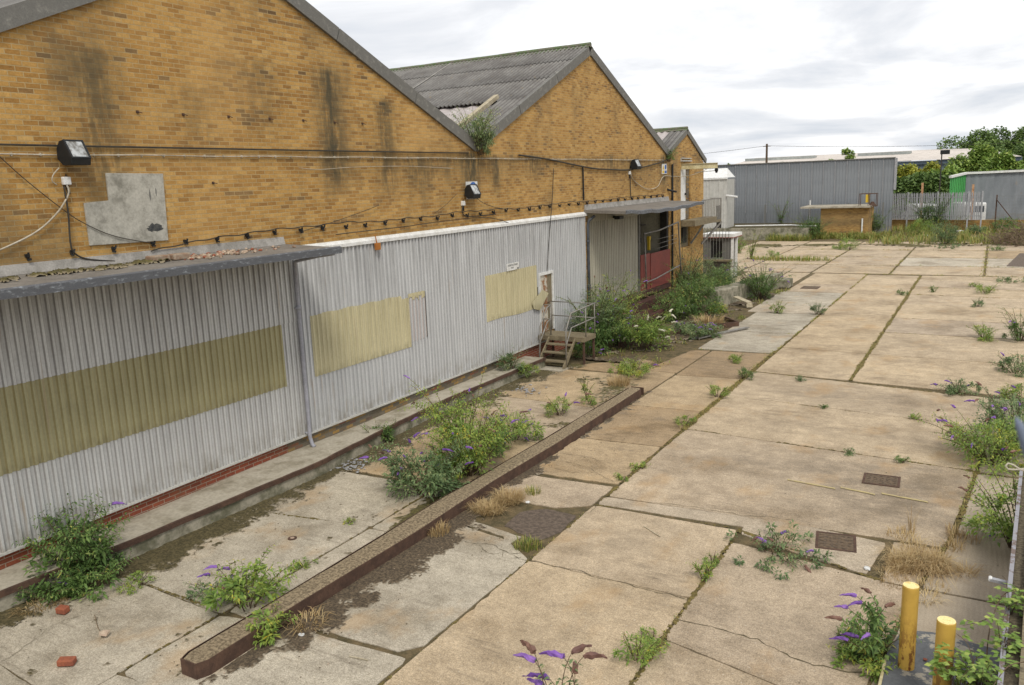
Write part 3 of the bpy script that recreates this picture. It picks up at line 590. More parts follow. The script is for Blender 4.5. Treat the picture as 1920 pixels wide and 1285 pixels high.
# first gable both slopes, second gable both, third gable
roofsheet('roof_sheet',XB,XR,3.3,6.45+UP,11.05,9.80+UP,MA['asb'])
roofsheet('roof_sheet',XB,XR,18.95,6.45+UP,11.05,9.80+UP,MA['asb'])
S2=(9.76-6.45)/(26.4-18.95)
Z2=lambda y:6.45+UP+S2*(y-18.95)
# facing slope of the second gable: upper courses lapped, then a strip of pale sheets low down
for ya,yb,lf in ((21.9,23.6,.0),(23.55,25.1,.02),(25.05,26.4,.04)): roofsheet('roof_sheet',XB-.02,XR,ya,Z2(ya),yb,Z2(yb),MA['asb'],lift=lf)
roofsheet('roof_sheet',XB-.02,XB-1.0,18.95,Z2(18.95),21.95,Z2(21.95),MA['asb'])
roofsheet('roof_sheet',XB-1.0,XR,18.95,Z2(18.95),20.1,Z2(20.1),MA['asb'],lift=-.04)
roofsheet('rooflight_sheet',XB-1.02,XR,20.0,Z2(20.0),22.1,Z2(22.1),MA['pinksheet'],pitch=.55,amp=.02,lift=-.09)
m=MB(); m.beam((XB-1.15,19.9,Z2(19.9)+.06),(XB-1.15,22.1,Z2(22.1)+.08),.16,.12); m.build('roof_batten',MA['plank'],WH)
m=MB(); m.beam((XB-5.6,22.,Z2(22.)+.07),(XB-5.6,26.3,Z2(26.3)+.07),.05,.02); m.build('roof_strap',MA['flash'],WH)
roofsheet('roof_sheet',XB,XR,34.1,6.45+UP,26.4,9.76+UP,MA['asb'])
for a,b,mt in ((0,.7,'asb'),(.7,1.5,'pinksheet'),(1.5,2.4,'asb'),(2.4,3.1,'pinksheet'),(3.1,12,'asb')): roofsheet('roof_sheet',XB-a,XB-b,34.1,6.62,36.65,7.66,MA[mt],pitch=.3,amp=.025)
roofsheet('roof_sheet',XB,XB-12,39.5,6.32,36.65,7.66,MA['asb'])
for y,z in ((11.05,9.80+UP+.05),(26.4,9.76+UP+.06),(36.65,7.70)):
    m=MB(); x=XB+.06; L_=30 if y<30 else 12; k=int(L_/.9)
    for i in range(k):
        xx=x-i*.9; m.tube([(xx,y,z-.015+random.uniform(-.012,.012)),(xx-.93,y,z-.015+random.uniform(-.012,.012))],.085,9)
        for sgn in (-1,1): m.beam((xx,y+sgn*.13,z-.075),(xx-.9,y+sgn*.13,z-.075),.2,.02,up=(0,sgn*.4,1))
    m.build('ridge_tiles',MA['ridge'],WH)
# cladding sheets -----------------------------------------------------------
def corr(name,y0,y1,z0,z1,mat,X=XB+.012,pitch=.13,dep=.034,parent=WH,prof=((0,0),(.48,0),(.56,1),(.90,1),(1,0)),label=None,wob=.0,zt=None,zb=None):
    V=[];F=[]; y=y0; pts=[]
    k0=math.floor(y0/pitch)
    yy=[]
    for i in range(k0,int(y1/pitch)+2):
        for a,b in prof[:-1]:
            q=(i+a)*pitch
            yy.append((q,b*dep))
    ys=[p for p in yy if y0<=p[0]<=y1]
    f=lambda q: np.interp(q,[p[0] for p in yy],[p[1] for p in yy])
    ys=[(y0,float(f(y0)))]+ys+[(y1,float(f(y1)))]
    k=len(ys)
    for j,(zfun,zz_) in enumerate(((zb,z0),(zt,z1))):
        for q,dd in ys:
            z_=zz_ if zfun is None else zfun(q)
            V.append((X+dd+wob*math.sin(q*3.1+j),q,z_))
    for q,dd in ys: V.append((X+dd-.006,q,(z0 if zb is None else zb(q))))
    for q,dd in ys: V.append((X+dd-.006,q,(z1 if zt is None else zt(q))))
    for i in range(k-1): F+=[(i,i+1,k+i+1,k+i),(2*k+i,2*k+i+1,i+1,i),(k+i,k+i+1,3*k+i+1,3*k+i)]
    mm=MB(); mm.add(V,F); return mm.build(name,mat,parent,label=label)
# bay A (left of the downpipe, under the canopy) and bay B
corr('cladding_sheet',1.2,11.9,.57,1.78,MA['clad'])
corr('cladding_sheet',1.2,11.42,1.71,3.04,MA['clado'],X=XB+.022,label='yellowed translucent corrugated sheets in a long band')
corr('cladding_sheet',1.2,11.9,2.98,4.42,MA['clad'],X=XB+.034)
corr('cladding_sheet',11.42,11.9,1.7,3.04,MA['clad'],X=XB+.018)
NARROW=((0,0),(.3,0),(.5,1),(.8,1),(1,0))
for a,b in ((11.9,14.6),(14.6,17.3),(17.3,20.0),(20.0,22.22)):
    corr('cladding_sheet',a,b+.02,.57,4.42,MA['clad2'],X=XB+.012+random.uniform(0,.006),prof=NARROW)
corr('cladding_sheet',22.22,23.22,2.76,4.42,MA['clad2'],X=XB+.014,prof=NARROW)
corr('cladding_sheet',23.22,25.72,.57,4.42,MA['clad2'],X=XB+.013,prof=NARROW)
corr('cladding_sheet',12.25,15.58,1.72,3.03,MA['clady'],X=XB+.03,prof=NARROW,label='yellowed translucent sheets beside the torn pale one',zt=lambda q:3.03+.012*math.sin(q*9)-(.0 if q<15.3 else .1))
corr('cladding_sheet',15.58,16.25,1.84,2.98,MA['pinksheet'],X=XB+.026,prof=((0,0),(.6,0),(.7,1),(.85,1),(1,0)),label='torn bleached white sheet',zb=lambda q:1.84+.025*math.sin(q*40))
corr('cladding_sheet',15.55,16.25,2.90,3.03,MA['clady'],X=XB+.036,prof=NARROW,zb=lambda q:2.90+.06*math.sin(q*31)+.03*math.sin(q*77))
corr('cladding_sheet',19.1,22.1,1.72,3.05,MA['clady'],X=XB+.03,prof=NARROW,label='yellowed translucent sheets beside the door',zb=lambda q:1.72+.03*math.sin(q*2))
for a_,b_ in (((XB+.02,16.25,1.85),(XB+.045,16.28,3.0)),((XB+.02,22.08,1.95),(XB+.048,22.19,2.35))):
    m=MB(); m.box(a_,b_); m.build('gap_shade',MA['shade_fill'],WH)
# trims
m=MB(); m.prism([(XB+.0,4.36),(XB+.075,4.36),(XB+.075,4.43),(XB+.0,4.50)],11.75,25.85,axis='y'); m.build('top_trim',MA['white'],WH)
m=MB(); m.box((XB,1.2,.535),(XB+.062,25.8,.572)); m.build('bottom_trim',MA['offwhite'],WH)
# door
D=MB(); 
D.box((XB+.0,22.24,.85),(XB+.06,22.31,2.76)); D.box((XB+.0,23.14,.85),(XB+.06,23.22,2.76)); D.box((XB+.0,22.31,2.68),(XB+.062,23.14,2.765))
DR=MB(); DR.box((XB+.004,22.31,.86),(XB+.02,22.82,2.68)); dr=DR.build('door',MA['rdoor'],WH,label='rusty peeling door leaf in a white frame')
D.build('frame',MA['white'],dr)
m=MB(); m.box((XB+.004,22.82,.86),(XB+.014,23.14,2.68)); m.build('door_panel',MA['wood'],dr)
m=MB(); m.tube([(XB+.02,22.78,1.75),(XB+.09,22.80,1.78),(XB+.09,22.92,1.80)],.014,6); m.build('handle',MA['rust'],dr)
m=MB(); m.prism([(21.66,1.92),(21.74,1.72),(22.14,1.62),(22.74,2.08),(22.35,2.24)],XB+.10,XB+.11,axis='x'); 
tag(m.build('torn_sheet',MA['clady']),'torn piece of yellowed sheet hanging diagonally across the rusty door','torn sheet')
# canopy over the left bay
def canopy(y0,y1,xo,zw,zo,thick,lab,sag=0.,x_in=XB):
    k=18; c=MB(); r=MB(); vs=[]
    P=[]
    for i in range(k+1):
        y=y0+(y1-y0)*i/k; z=zo+sag*math.sin(math.pi*i/k)*-1+.02*math.sin(i*1.7)*(sag>0); P.append((y,z))
    for i in range(k):
        (ya,za),(yb,zb)=P[i],P[i+1]
        vs=[(x_in,ya,zw),(xo,ya,za),(xo,yb,zb),(x_in,yb,zw),(x_in,ya,zw-thick),(xo,ya,za-thick),(xo,yb,zb-thick),(x_in,yb,zw-thick)]
        f=[(0,1,2,3),(7,6,5,4)]+([(0,4,5,1)] if i==0 else [])+([(3,2,6,7)] if i==k-1 else [])+[(1,5,6,2)]
        c.add(vs,f)
        h=.105
        j=lambda:random.uniform(-.008,.008)*(1 if sag>0 else .4)
        r.add([(xo+.005,ya,za+.03),(xo+.05+j(),ya,za+.01),(xo+.05,yb,zb+.01),(xo+.005,yb,zb+.03),(xo+.005,ya,za-h),(xo+.045,ya,za-h+j()),(xo+.045,yb,zb-h+j()),(xo+.005,yb,zb-h)],[(0,1,2,3),(1,5,6,2),(4,7,6,5),(0,4,5,1),(3,2,6,7)])
    o=c.build('canopy',MA['felt'],WH,fix=False,label=lab); r.build('rim',MA['rim'],o,fix=False); return o
ca=canopy(1.2,11.78,-10.76,4.56,4.50,.10,'flat felt roofed canopy with rubble and moss on it')
cb_=canopy(25.72,34.3,-10.66,4.56,4.50,.10,'sagging dark canopy over the loading bay',sag=.10)
m=MB(); m.prism([(XB,4.56),(XB+.07,4.56),(XB+.03,4.71),(XB,4.71)],1.2,11.72,axis='y'); m.build('flashing',MA['flash'],WH)
m=MB(); m.prism([(XB,4.56),(XB+.07,4.56),(XB+.03,4.74),(XB,4.74)],25.74,34.2,axis='y'); m.build('flashing',MA['flash'],WH)
# downpipes
m=MB(); m.tube([(-11.0,11.86,4.38),(-11.4,11.86,4.33),(XB+.14,11.86,4.2),(XB+.12,11.86,3.3),(XB+.12,11.86,.5),(XB+.16,11.87,.34),(XB+.22,11.87,.31)],.042,12); m.tube([(XB+.12,11.86,3.22),(XB+.12,11.86,3.3)],.052,12)
m.beam((XB+.03,11.8,3.26),(XB+.12,11.8,3.26),.02,.03); m.beam((XB+.03,11.8,.62),(XB+.12,11.8,.62),.02,.03); m.build('downpipe',MA['pipe'],WH,smooth=True)
m=MB(); m.tube([(XB+.3,25.95,4.35),(XB+.16,25.78,4.2),(XB+.12,25.76,4.05),(XB+.12,25.76,.1)],.05,12)
for z in (3.45,1.9): m.tube([(XB+.12,25.76,z),(XB+.12,25.76,z+.07)],.065,12)
m.build('downpipe',MA['darkpipe'],WH,smooth=True)
m=MB(); m.tube([(XB+.06,34.62,6.1),(XB+.06,34.62,.1)],.045,8); m.build('downpipe',MA['black'],WH,label='thin black pipe beside the third gable')
m=MB(); m.tube([(XB+.05,25.6,6.05),(XB+.05,25.62,4.9)],.03,6); m.build('downpipe',MA['black'],WH)
# loading bay recess, shutter, red panel
m=MB(); m.box((XB-3.2,25.9,.8),(XB-3.05,34.5,4.7)); m.box((XB-3.05,25.9,.8),(XB-.3,26.0,4.5)); m.box((XB-3.05,34.2,.8),(XB-.32,34.45,4.6)); m.box((XB-3.05,26.0,4.5),(XB-.3,34.2,4.6)); 
m.build('loading_bay_interior',MA['dingy'],WH)
m=MB(); m.box((XB-.32,34.1,1.0),(XB-.02,34.3,4.55)); m.build('reveal_shade',MA['shade_fill'],WH)  # dark box paints the shadow on the brick reveal
m=MB(); m.box((XB-2.4,34.12,3.5),(XB-1.0,34.2,3.56)); m.box((XB-1.3,34.12,2.6),(XB-1.25,34.2,3.9)); m.box((XB-2.0,34.1,2.75),(XB-1.2,34.2,2.95)); m.build('wall_fittings',MA['galvrail'],WH)
m=MB(); m.box((XB-3.05,26.0,.75),(XB-.02,34.3,1.0)); m.build('bay_floor',MA['oldconc'],WH)
m=MB(); m.box((XB-.02,26.0,.82),(XB+.16,31.5,1.04)); m.box((XB-.02,31.5,.8),(XB+.1,34.3,.98)); m.build('sill_beam',MA['rustred'],WH)
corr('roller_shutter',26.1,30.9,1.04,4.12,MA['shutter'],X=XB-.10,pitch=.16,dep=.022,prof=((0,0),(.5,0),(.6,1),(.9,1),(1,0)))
for a_,b_ in ((26.02,26.1),(30.9,31.0)):
    m=MB(); m.box((XB-.16,a_,1.02),(XB-.025,b_,4.42)); m.build('shutter_guide',MA['lead'],WH)
m=MB(); m.box((XB-.2,26.1,4.12),(XB-.04,30.9,4.42)); m.build('shutter_box',MA['shutter'],WH)
m=MB(); m.box((XB-.05,30.98,1.0),(XB+.02,31.96,2.5)); m.box((XB-.05,32.04,1.0),(XB+.03,34.42,2.46)); m.build('bay_gate',MA['redpaint'],WH,label='faded red sheet gate closing the bay',bevel=.01)
m=MB(); m.tube([(XB+.1,31.1,3.35),(XB+.12,32.8,3.38),(XB+.4,34.4,3.62)],.035,8); m.tube([(XB+.1,31.4,1.35),(XB+.15,32.4,1.4),(XB+.5,34.3,1.75)],.03,8); m.tube([(XB+.1,31.15,3.35),(XB+.1,31.35,1.1)],.03,8); m.tube([(XB+.4,34.4,3.6),(XB+.5,34.5,1.3)],.03,8)
for i in range(3): m.tube([(XB+.1,32.6,2.62+i*.2),(XB+.35,34.35,2.75+i*.17)],.012,5)
tag(m.build('guard_rail',MA['galvrail'],smooth=True),'bent galvanised guard rail in front of the red loading gate','guard rail')
m=MB(); m.box((XB-.55,33.15,2.5),(XB-.45,33.25,2.95)); m.box((XB-.56,33.12,2.95),(XB-.44,33.28,3.1)); tag(m.build('warning_post',[MA['signyel']]),'small yellow warning post inside the loading bay above the red gate','warning post')
# white upper door with panel, timber infill, vents, hoist beam
m=MB(); m.box((XB-.12,35.9,3.62),(XB-.02,36.62,5.92)); dd=m.build('door',MA['white'],WH,label='white upper level door standing ajar')
m=MB(); m.box((XB-.02,36.5,4.72),(XB+.05,36.58,4.82)); m.build('handle',MA['black'],dd)
for q in (36.05,36.3,36.52):
    pass
m=MB(); m.box((XB-.14,36.62,3.62),(XB-.06,37.25,5.92)); m.build('door_infill',MA['brownbrick'],WH)
m=MB(); m.box((XB-.2,35.9,2.35),(XB-.1,37.25,3.3)); m.box((XB-.2,35.9,3.3),(XB-.1,37.25,3.62)); m.build('lower_door',MA['wood'],WH)
m=MB(); m.box((XB-.1,36.25,2.55),(XB+.0,36.75,3.25)); m.build('door_window',MA['shade_fill'],WH)
m=MB(); m.box((XB,35.85,6.22),(XB+.1,37.2,6.27)); m.box((XB,35.85,6.34),(XB+.08,37.2,6.38)); m.box((XB,35.85,6.27),(XB+.03,35.92,6.34)); m.build('vent_hood',MA['offwhite'],WH)
m=MB()
for z0,z1,wd in ((5.87,5.89,.12),(5.89,6.09,.02),(6.09,6.11,.12)):
    pb=Vector((XB-.1,35.95,0)); qb=Vector((-10.75,36.65,0)); dv=(qb-pb).normalized(); nn=Vector((-dv.y,dv.x,0))*wd/2
    m.prism([tuple((pb-nn)[:2]),tuple((qb-nn)[:2]),tuple((qb+nn)[:2]),tuple((pb+nn)[:2])],z0,z1)
m.build('hoist_beam',MA['cream'],WH)
# balcony
m=MB(); m.box((XB,35.95,3.33),(XB+.65,39.3,3.6)); m.box((XB+.1,39.3,3.3),(XB+.62,40.2,3.42)); bal=m.build('balcony',MA['wood'],WH)
for a_,b_ in (((XB+.02,37.3,2.45),(XB+.6,37.4,3.33)),((XB+.02,38.9,2.3),(XB+.65,40.1,3.3))):
    m=MB(); m.beam(a_,b_,.08,.08); m.build('bracket',MA['galvrail'],bal)
m=MB()
for y in np.arange(37.2,40.3,.24): m.tube([(XB+.6,y,3.6 if y<39.3 else 3.42),(XB+.6,y,4.45)],.016,5)
m.tube([(XB+.6,37.1,4.45),(XB+.6,40.2,4.45)],.022,6); m.tube([(XB+.6,40.2,3.4),(XB+.6,40.2,4.45),(XB+.05,40.2,4.45)],.022,6); m.build('railing',MA['galvrail'],bal)
m=MB(); m.box((XB+.58,39.4,3.45),(XB+.59,40.15,4.1)); m.build('mesh_panel',MA['lead'],bal)
# conduit along the wall
m=MB(); m.tube([(XB+.03,1.,6.42),(XB+.03,7.3,6.40),(XB+.03,14,6.40),(XB+.03,18.6,6.41)],.014,6); tag(m.build('conduit',MA['cable']),'thin dark conduit running straight along the brick below the first gable','conduit')
m=MB()
for y in np.arange(1.2,33.6,.42): m.box((XB,y,6.245),(XB+.035,y+.02,6.29))
m.tube([(XB+.03,y,6.268+.006*math.sin(y*2.3)) for y in np.arange(1,33.6,.21)],.011,6); tag(m.build('cable',MA['wcable']),'pale clipped cable running the whole length of the brick wall','cable')
def wcable(pts,mat,r,label,X=XB+.05,Xs=None):
    P=[fx(px,py,(Xs[i] if Xs else X)) for i,(px,py) in enumerate(pts)]
    # smooth
    Q=[]
    for i in range(len(P)-1):
        p0=P[max(i-1,0)];p1=P[i];p2=P[i+1];p3=P[min(i+2,len(P)-1)]
        for t in np.linspace(0,1,6,endpoint=False): Q.append(.5*((2*p1)+(-p0+p2)*t+(2*p0-5*p1+4*p2-p3)*t*t+(-p0+3*p1-3*p2+p3)*t**3))
    Q.append(P[-1]); m=MB(); m.tube(Q,r,6); return tag(m.build('cable',mat,smooth=True),label,'cable')
wcable([(973,291),(1028,299),(1106,315),(1145,318),(1184,318),(1238,305),(1256,296)],MA['cable'],.024,'slack black cable sagging below the second gable')
wcable([(125,347),(128,365),(105,402),(60,440),(-30,482)],MA['wcable'],.014,'slack pale cable looping down left from the white junction box')
wcable([(-10,285),(45,335),(118,393),(160,420),(215,443),(283,456)],MA['cable'],.007,'thin dark wire crossing the cement board diagonally')
wcable([(120,350),(128,400),(132,455),(140,475),(165,486),(215,490)],MA['cable'],.013,'black cable dropping from the junction box to the canopy')
wcable([(1182,318),(1186,335),(1200,348),(1215,355),(1233,350),(1244,331),(1262,331),(1290,330),(1315,322),(1332,313)],MA['wcable'],.014,'pale cable sagging from the far floodlight to the hoist beam',Xs=[XB+.05]*7+[XB+.2,XB+.6,XB+.95])
wcable([(1038,316),(1035,380),(1030,440),(1026,508)],MA['cable'],.012,'thin dark cable hanging straight down to the rusty door',X=XB+.09)
wcable([(1182,330),(1182,350),(1183,371)],MA['cable'],.018,'short black cable below the far floodlight')
wcable([(889,368),(905,380),(925,388),(945,392)],MA['cable'],.008,'thin stray wire right of the middle floodlight')
wcable([(868,385),(867,398),(878,406),(930,402)],MA['cable'],.014,'black cable below the middle junction box')
wcable([(630,440),(680,434),(760,425),(830,415),(912,408),(960,420)],MA['cable'],.009,'thin wire drooping onto the white cladding trim')
wcable([(560,436),(620,418),(680,397),(710,385)],MA['cable'],.006,'faint thin wire rising rightward above the orange box')
wcable([(858,362),(835,385),(815,400)],MA['cable'],.006,'faint thin wire left of the middle floodlight')
wcable([(560,315),(600,318),(660,314),(760,312),(850,316)],MA['wcable'],.006,'faint slack wire just below the long pale cable')
m=MB(); ys=np.arange(8.7,33.5,.05); m.tube([(XB+.06,y,4.86+.012*math.sin((y-8.7)*2*math.pi/.685)+.022*math.sin(y*1.1)+.012*math.sin(y*2.9)+ (0 if y>10.1 else -.16*(10.1-y)/1.4)) for y in ys],.010,6)
tag(m.build('cable',MA['cable'],smooth=True),'black cable looped along the row of insulator clips','cable')
# insulator clips
m=MB(); m.box((0,-.03,-.03),(.05,.03,.03)); m.tube([(.02,0,-.06),(.10,0,-.02),(.11,0,.06)],.022,6); m.box((.06,-.04,-.09),(.10,.04,-.05))
cl=m.build('cable_clip',MA['black'],label='black insulator clip in the long row above the cladding',cat='cable clip',group='row of black insulator clips'); cl.location=(XB,6.69-.685,4.81)
for i in range(1,41):
    y=6.69+.685*(i-1)
    c=copyobj(cl,(XB,y+random.uniform(-.03,.03),4.81+random.uniform(-.02,.02))); c.rotation_euler=(random.uniform(-.4,.4),0,0); c.scale=(.8,random.uniform(.6,.8),random.uniform(.65,.85))
m=MB(); m.box((0,-.035,-.035),(.03,.035,.035)); m.tube([(.02,0,0),(.08,.02,-.01),(.09,.09,-.03)],.012,6)
hk=m.build('wall_hook',MA['rust'],label='rusty hook in the sparse upper row on the first gable',cat='wall hook',group='row of rusty hooks'); 
first=True
for px,py in ((257,210),(343,215),(428,219),(505,223),(568,226),(627,230),(679,232),(399,343)):
    p=fx(px,py,XB)
    if first: hk.location=p; hk.scale=(.6,.6,.6); first=False
    else:
        c=copyobj(hk,p); c.scale=(.6,.6,.6)
# cement board
p=[(8.09,5.99),(9.13,5.97),(9.08,4.85),(7.66,4.88),(7.66,5.54),(8.08,5.56)]
m=MB(); m.prism(p,XB,XB+.03,axis='x'); pb=m.build('cement_board',MA['patch'],bevel=.004,label='lichened grey cement board with a notched corner screwed to the brick',cat='board')
m=MB(); 
def blob(cy,cz,ry,rz,n=26,seed=0):
    rr=random.Random(seed); return [(cy+ry*math.cos(2*math.pi*i/n)*rr.uniform(.6,1.15),cz+rz*math.sin(2*math.pi*i/n)*rr.uniform(.6,1.15)) for i in range(n)]
m.prism(blob(8.86,5.08,.16,.08,seed=3),XB+.03,XB+.0315,axis='x'); m.prism(blob(8.78,5.06,.08,.035,seed=6),XB+.0318,XB+.033,axis='x'); m.build('mould_patch',MA['stainblk'],pb)
m=MB(); m.prism(blob(8.83,5.63,.018,.11,seed=4,n=16),XB+.03,XB+.0315,axis='x'); m.prism(blob(8.95,5.66,.012,.08,seed=5,n=14),XB+.03,XB+.0315,axis='x'); m.build('mould_patch',MA['lead'],pb)
# floodlights
def floodlight(y,z,s,ang,lab,box=None):
    t=empty('floodlight',(XB,y,z),label=lab,cat='floodlight')
    def tr(v): # local: x out of wall, y along, z up
        a=ang; x,yy,zz_=v; 
        return (XB+.22*s+(x*math.cos(a)-yy*math.sin(a))*s, y+(x*math.sin(a)+yy*math.cos(a))*s, z+zz_*s)
    m=MB(); prof=[(-.02,.27),(.10,.29),(.30,-.10),(.27,-.24),(.02,-.24),(-.14,-.10),(-.12,.12)]
    n=len(prof); vs=[tr((a,-.24,b)) for a,b in prof]+[tr((a,.24,b)) for a,b in prof]
    m.add(vs,[tuple(range(n))[::-1],tuple(range(n,2*n))]+[(i,(i+1)%n,n+(i+1)%n,n+i) for i in range(n)]); hs=m.build('housing',MA['black'],t,bevel=.008)
    m=MB(); a0=np.array([.10,.29]); a1=np.array([.30,-.10]); nrm=np.array([.39,.2]); nrm=nrm/np.linalg.norm(nrm)*.012
    def fr(u0,u1,v0,v1,o0,o1,mm):
        P=[]
        for o in (o0,o1):
            for (u,v) in ((u0,v0),(u1,v0),(u1,v1),(u0,v1)):
                q=a0+(a1-a0)*v+nrm*o; P.append(tr((q[0],-.24+.48*u,q[1])))
        mm.add(P,[(0,3,2,1),(4,5,6,7),(0,1,5,4),(1,2,6,5),(2,3,7,6),(3,0,4,7)])
    fr(.0,1,.0,.07,0,1.6,m); fr(0,1,.93,1,0,1.6,m); fr(0,.09,.07,.93,0,1.6,m); fr(.91,1,.07,.93,0,1.6,m); m.build('bezel',MA['black'],hs)
    m=MB(); fr(.09,.91,.07,.93,-.3,.4,m); m.build('glass',MA['glass'],t)
    m=MB(); m.beam((XB,y-.02,z-.08*s),(XB+.2*s,y-.02,z-.08*s),.05,.05); m.box((XB,y-.07,z-.14*s),(XB+.03,y+.05,z-.02*s)); m.build('bracket',MA['black'],t)
    return t
floodlight(7.48,6.27,.7,.12,'black floodlight on the near brick gable above the white junction box')
floodlight(18.42,5.38,.7,-.05,'black floodlight partly covering the blue sign on the wall')
floodlight(30.,6.07,.72,-.1,'small far black floodlight on the second gable above the loading bay canopy')
def jbox(y,z,lab):
    m=MB(); m.box((XB,y-.06,z-.06),(XB+.07,y+.06,z+.06)); b=m.build('junction_box',MA['white'],bevel=.01,label=lab,cat='junction box')
    m=MB(); m.tube([(XB+.03,y-.01,z+.055),(XB+.05,y,z+.10),(XB+.03,y+.03,z+.055)],.008,5); m.tube([(XB+.03,y,z-.05),(XB+.03,y+.02,z-.2)],.02,6); m.build('gland',MA['black'],b)
jbox(7.42,5.88,'white junction box under the near floodlight'); jbox(18.2,5.1,'small white junction box under the middle floodlight'); jbox(29.8,5.78,'tiny white junction box under the far floodlight')
wcable([(111,315),(100,328),(98,340),(107,347)],MA['wcable'],.010,'short pale cable loop between near floodlight and junction box')
m=MB(); m.box((XB+.09,14.4,4.2),(XB+.15,14.56,4.36)); m.tube([(XB+.1,14.44,4.55),(XB+.12,14.46,4.36)],.015,5); tag(m.build('alarm_box',MA['orangebox'],bevel=.01),'small orange box dangling over the white cladding trim','alarm box')
m=MB(); m.tube([(XB,34.1,5.05),(XB+.1,34.3,4.98),(XB+.3,34.45,4.92)],.045,8); tag(m.build('security_camera',MA['black']),'small black camera on the brick beside the far canopy end','camera')
m=MB(); m.tube([(XB+.0,28.2,4.2),(XB+.2,28.3,4.15)],.05,8); m.box((XB+.1,28.1,4.1),(XB+.32,28.5,4.22)); tag(m.build('dark_lamp',MA['black'],bevel=.02),'small dark lamp under the loading bay canopy above the shutter','lamp')
# signs
def text(s,size,loc,mat,parent,name='lettering',rot=(R(90),0,R(90)),ext=.001,bold=0.):
    cu=bpy.data.curves.new('t','FONT'); cu.body=s; cu.size=size; cu.align_x='CENTER'; cu.align_y='CENTER'; cu.extrude=ext; cu.offset=bold
    tmp=bpy.data.objects.new('t',cu); me=bpy.data.meshes.new_from_object(tmp); bpy.data.objects.remove(tmp)
    me.materials.clear(); me.materials.append(mat); o=bpy.data.objects.new(name,me); C.objects.link(o); o.location=loc; o.rotation_euler=rot
    if parent: o.parent=parent; o.matrix_parent_inverse=Matrix.Translation(-parent.location)
    return o
m=MB(); m.prism([(20.25,3.055),(20.86,3.055),(20.86,3.11),(20.98,3.11),(20.98,3.27),(20.25,3.27)],XB+.066,XB+.076,axis='x'); s=m.build('notice_sign',MA['white'],label='white notice with black lettering above the third yellowed panel',cat='sign')
text('HOSPITAL TRUST',.075,(XB+.078,20.61,3.205),MA['black'],s); text('WD2',.07,(XB+.078,20.58,3.125),MA['black'],s)
s=empty('safety_sign',(XB,18.72,5.5),label='blue and white mandatory safety sign half behind the middle floodlight',cat='sign')
m=MB(); m.box((XB,18.42,5.2),(XB+.012,18.98,5.66)); m.build('board',MA['white'],s)
m=MB(); m.tube([(XB+.012,18.76,5.48),(XB+.016,18.76,5.48)],.17,28); m.build('disc',MA['signblue'],s)
m=MB(); m.box((XB+.012,18.5,5.22),(XB+.016,18.96,5.30)); m.build('caption_strip',MA['signblue'],s)
m=MB(); m.tube([(XB+.016,18.76,5.55),(XB+.018,18.76,5.55)],.045,14); m.prism([(18.70,5.36),(18.82,5.36),(18.80,5.5),(18.72,5.5)],XB+.016,XB+.018,axis='x'); m.build('pictogram',MA['white'],s)
s=empty('warning_sign',(XB,33.7,5.9),label='small yellow and blue warning sign by the far end of the second gable',cat='sign')
m=MB(); m.box((XB,33.45,5.70),(XB+.012,34.05,6.12)); m.build('board',MA['white'],s)
m=MB(); m.prism([(33.5,5.88),(33.72,5.88),(33.61,6.08)],XB+.012,XB+.016,axis='x'); m.box((XB+.012,33.49,5.73),(XB+.016,33.73,5.84)); m.build('yellow_panel',MA['signyel'],s)
m=MB(); m.tube([(XB+.012,33.88,5.98),(XB+.016,33.88,5.98)],.10,20); m.box((XB+.012,33.77,5.73),(XB+.016,34.01,5.84)); m.build('blue_panel',MA['signblue'],s)
# debris on the near canopy
def f_can(x,y): return .16-np.abs(x+11.78+.0*y)*.9+(fbm(x,y,.35,81)-.5)*.8-.02-np.clip((y-8.7)*.6,0,1)
def canopy_z(x): return 4.56-(x-XB)/( -10.76-XB)*.06
o=field('canopy_moss',-12.1,-11.2,1.5,9.,f_can,MA['mossg'],h=.05,z=canopy_z(-11.7)+.004)
def lump(c,r,rs,n=9,fl=.6):
    m=bmesh.new(); bmesh.ops.create_icosphere(m,subdivisions=1,radius=r)
    vs=[(c[0]+v.co.x*rs.uniform(.6,1.2),c[1]+v.co.y*rs.uniform(.6,1.25),c[2]+v.co.z*fl*rs.uniform(.7,1.15)) for v in m.verts]; fs=[tuple(v.index for v in f.verts) for f in m.faces]; m.free(); return vs,fs
rs=random.Random(3)
m=MB()
for i in range(210):
    y=8.9+abs(rs.gauss(0,1.0)); 
    if y>11.6: continue
    x=-11.75+rs.gauss(0,.17); r=rs.uniform(.012,.05); m.add(*lump((x,y,canopy_z(x)+r*.4),r,rs),mi=rs.choice((0,0,1,1,2)))
m.build('brick_rubble',[MA['rubble'],MA['palerub'],MA['redrub']],label='brick rubble',kind='stuff')
for k,(x,y,l) in enumerate(((-11.78,8.55,'mortared lump of old brick lying on the near canopy, left one'),(-11.74,8.92,'mortared lump of old brick lying on the near canopy, beside the rubble'))):
    m=MB(); m.box((x-.11,y-.16,canopy_z(x)+.005),(x+.11,y+.16,canopy_z(x)+.105)); o=m.build('brick_lump',MA['rubble'],bevel=.02,label=l,cat='brick'); 
    md=o.modifiers.new('d','DISPLACE'); tx=bpy.data.textures.new('n','CLOUDS'); tx.noise_scale=.06; md.texture=tx; md.strength=.02
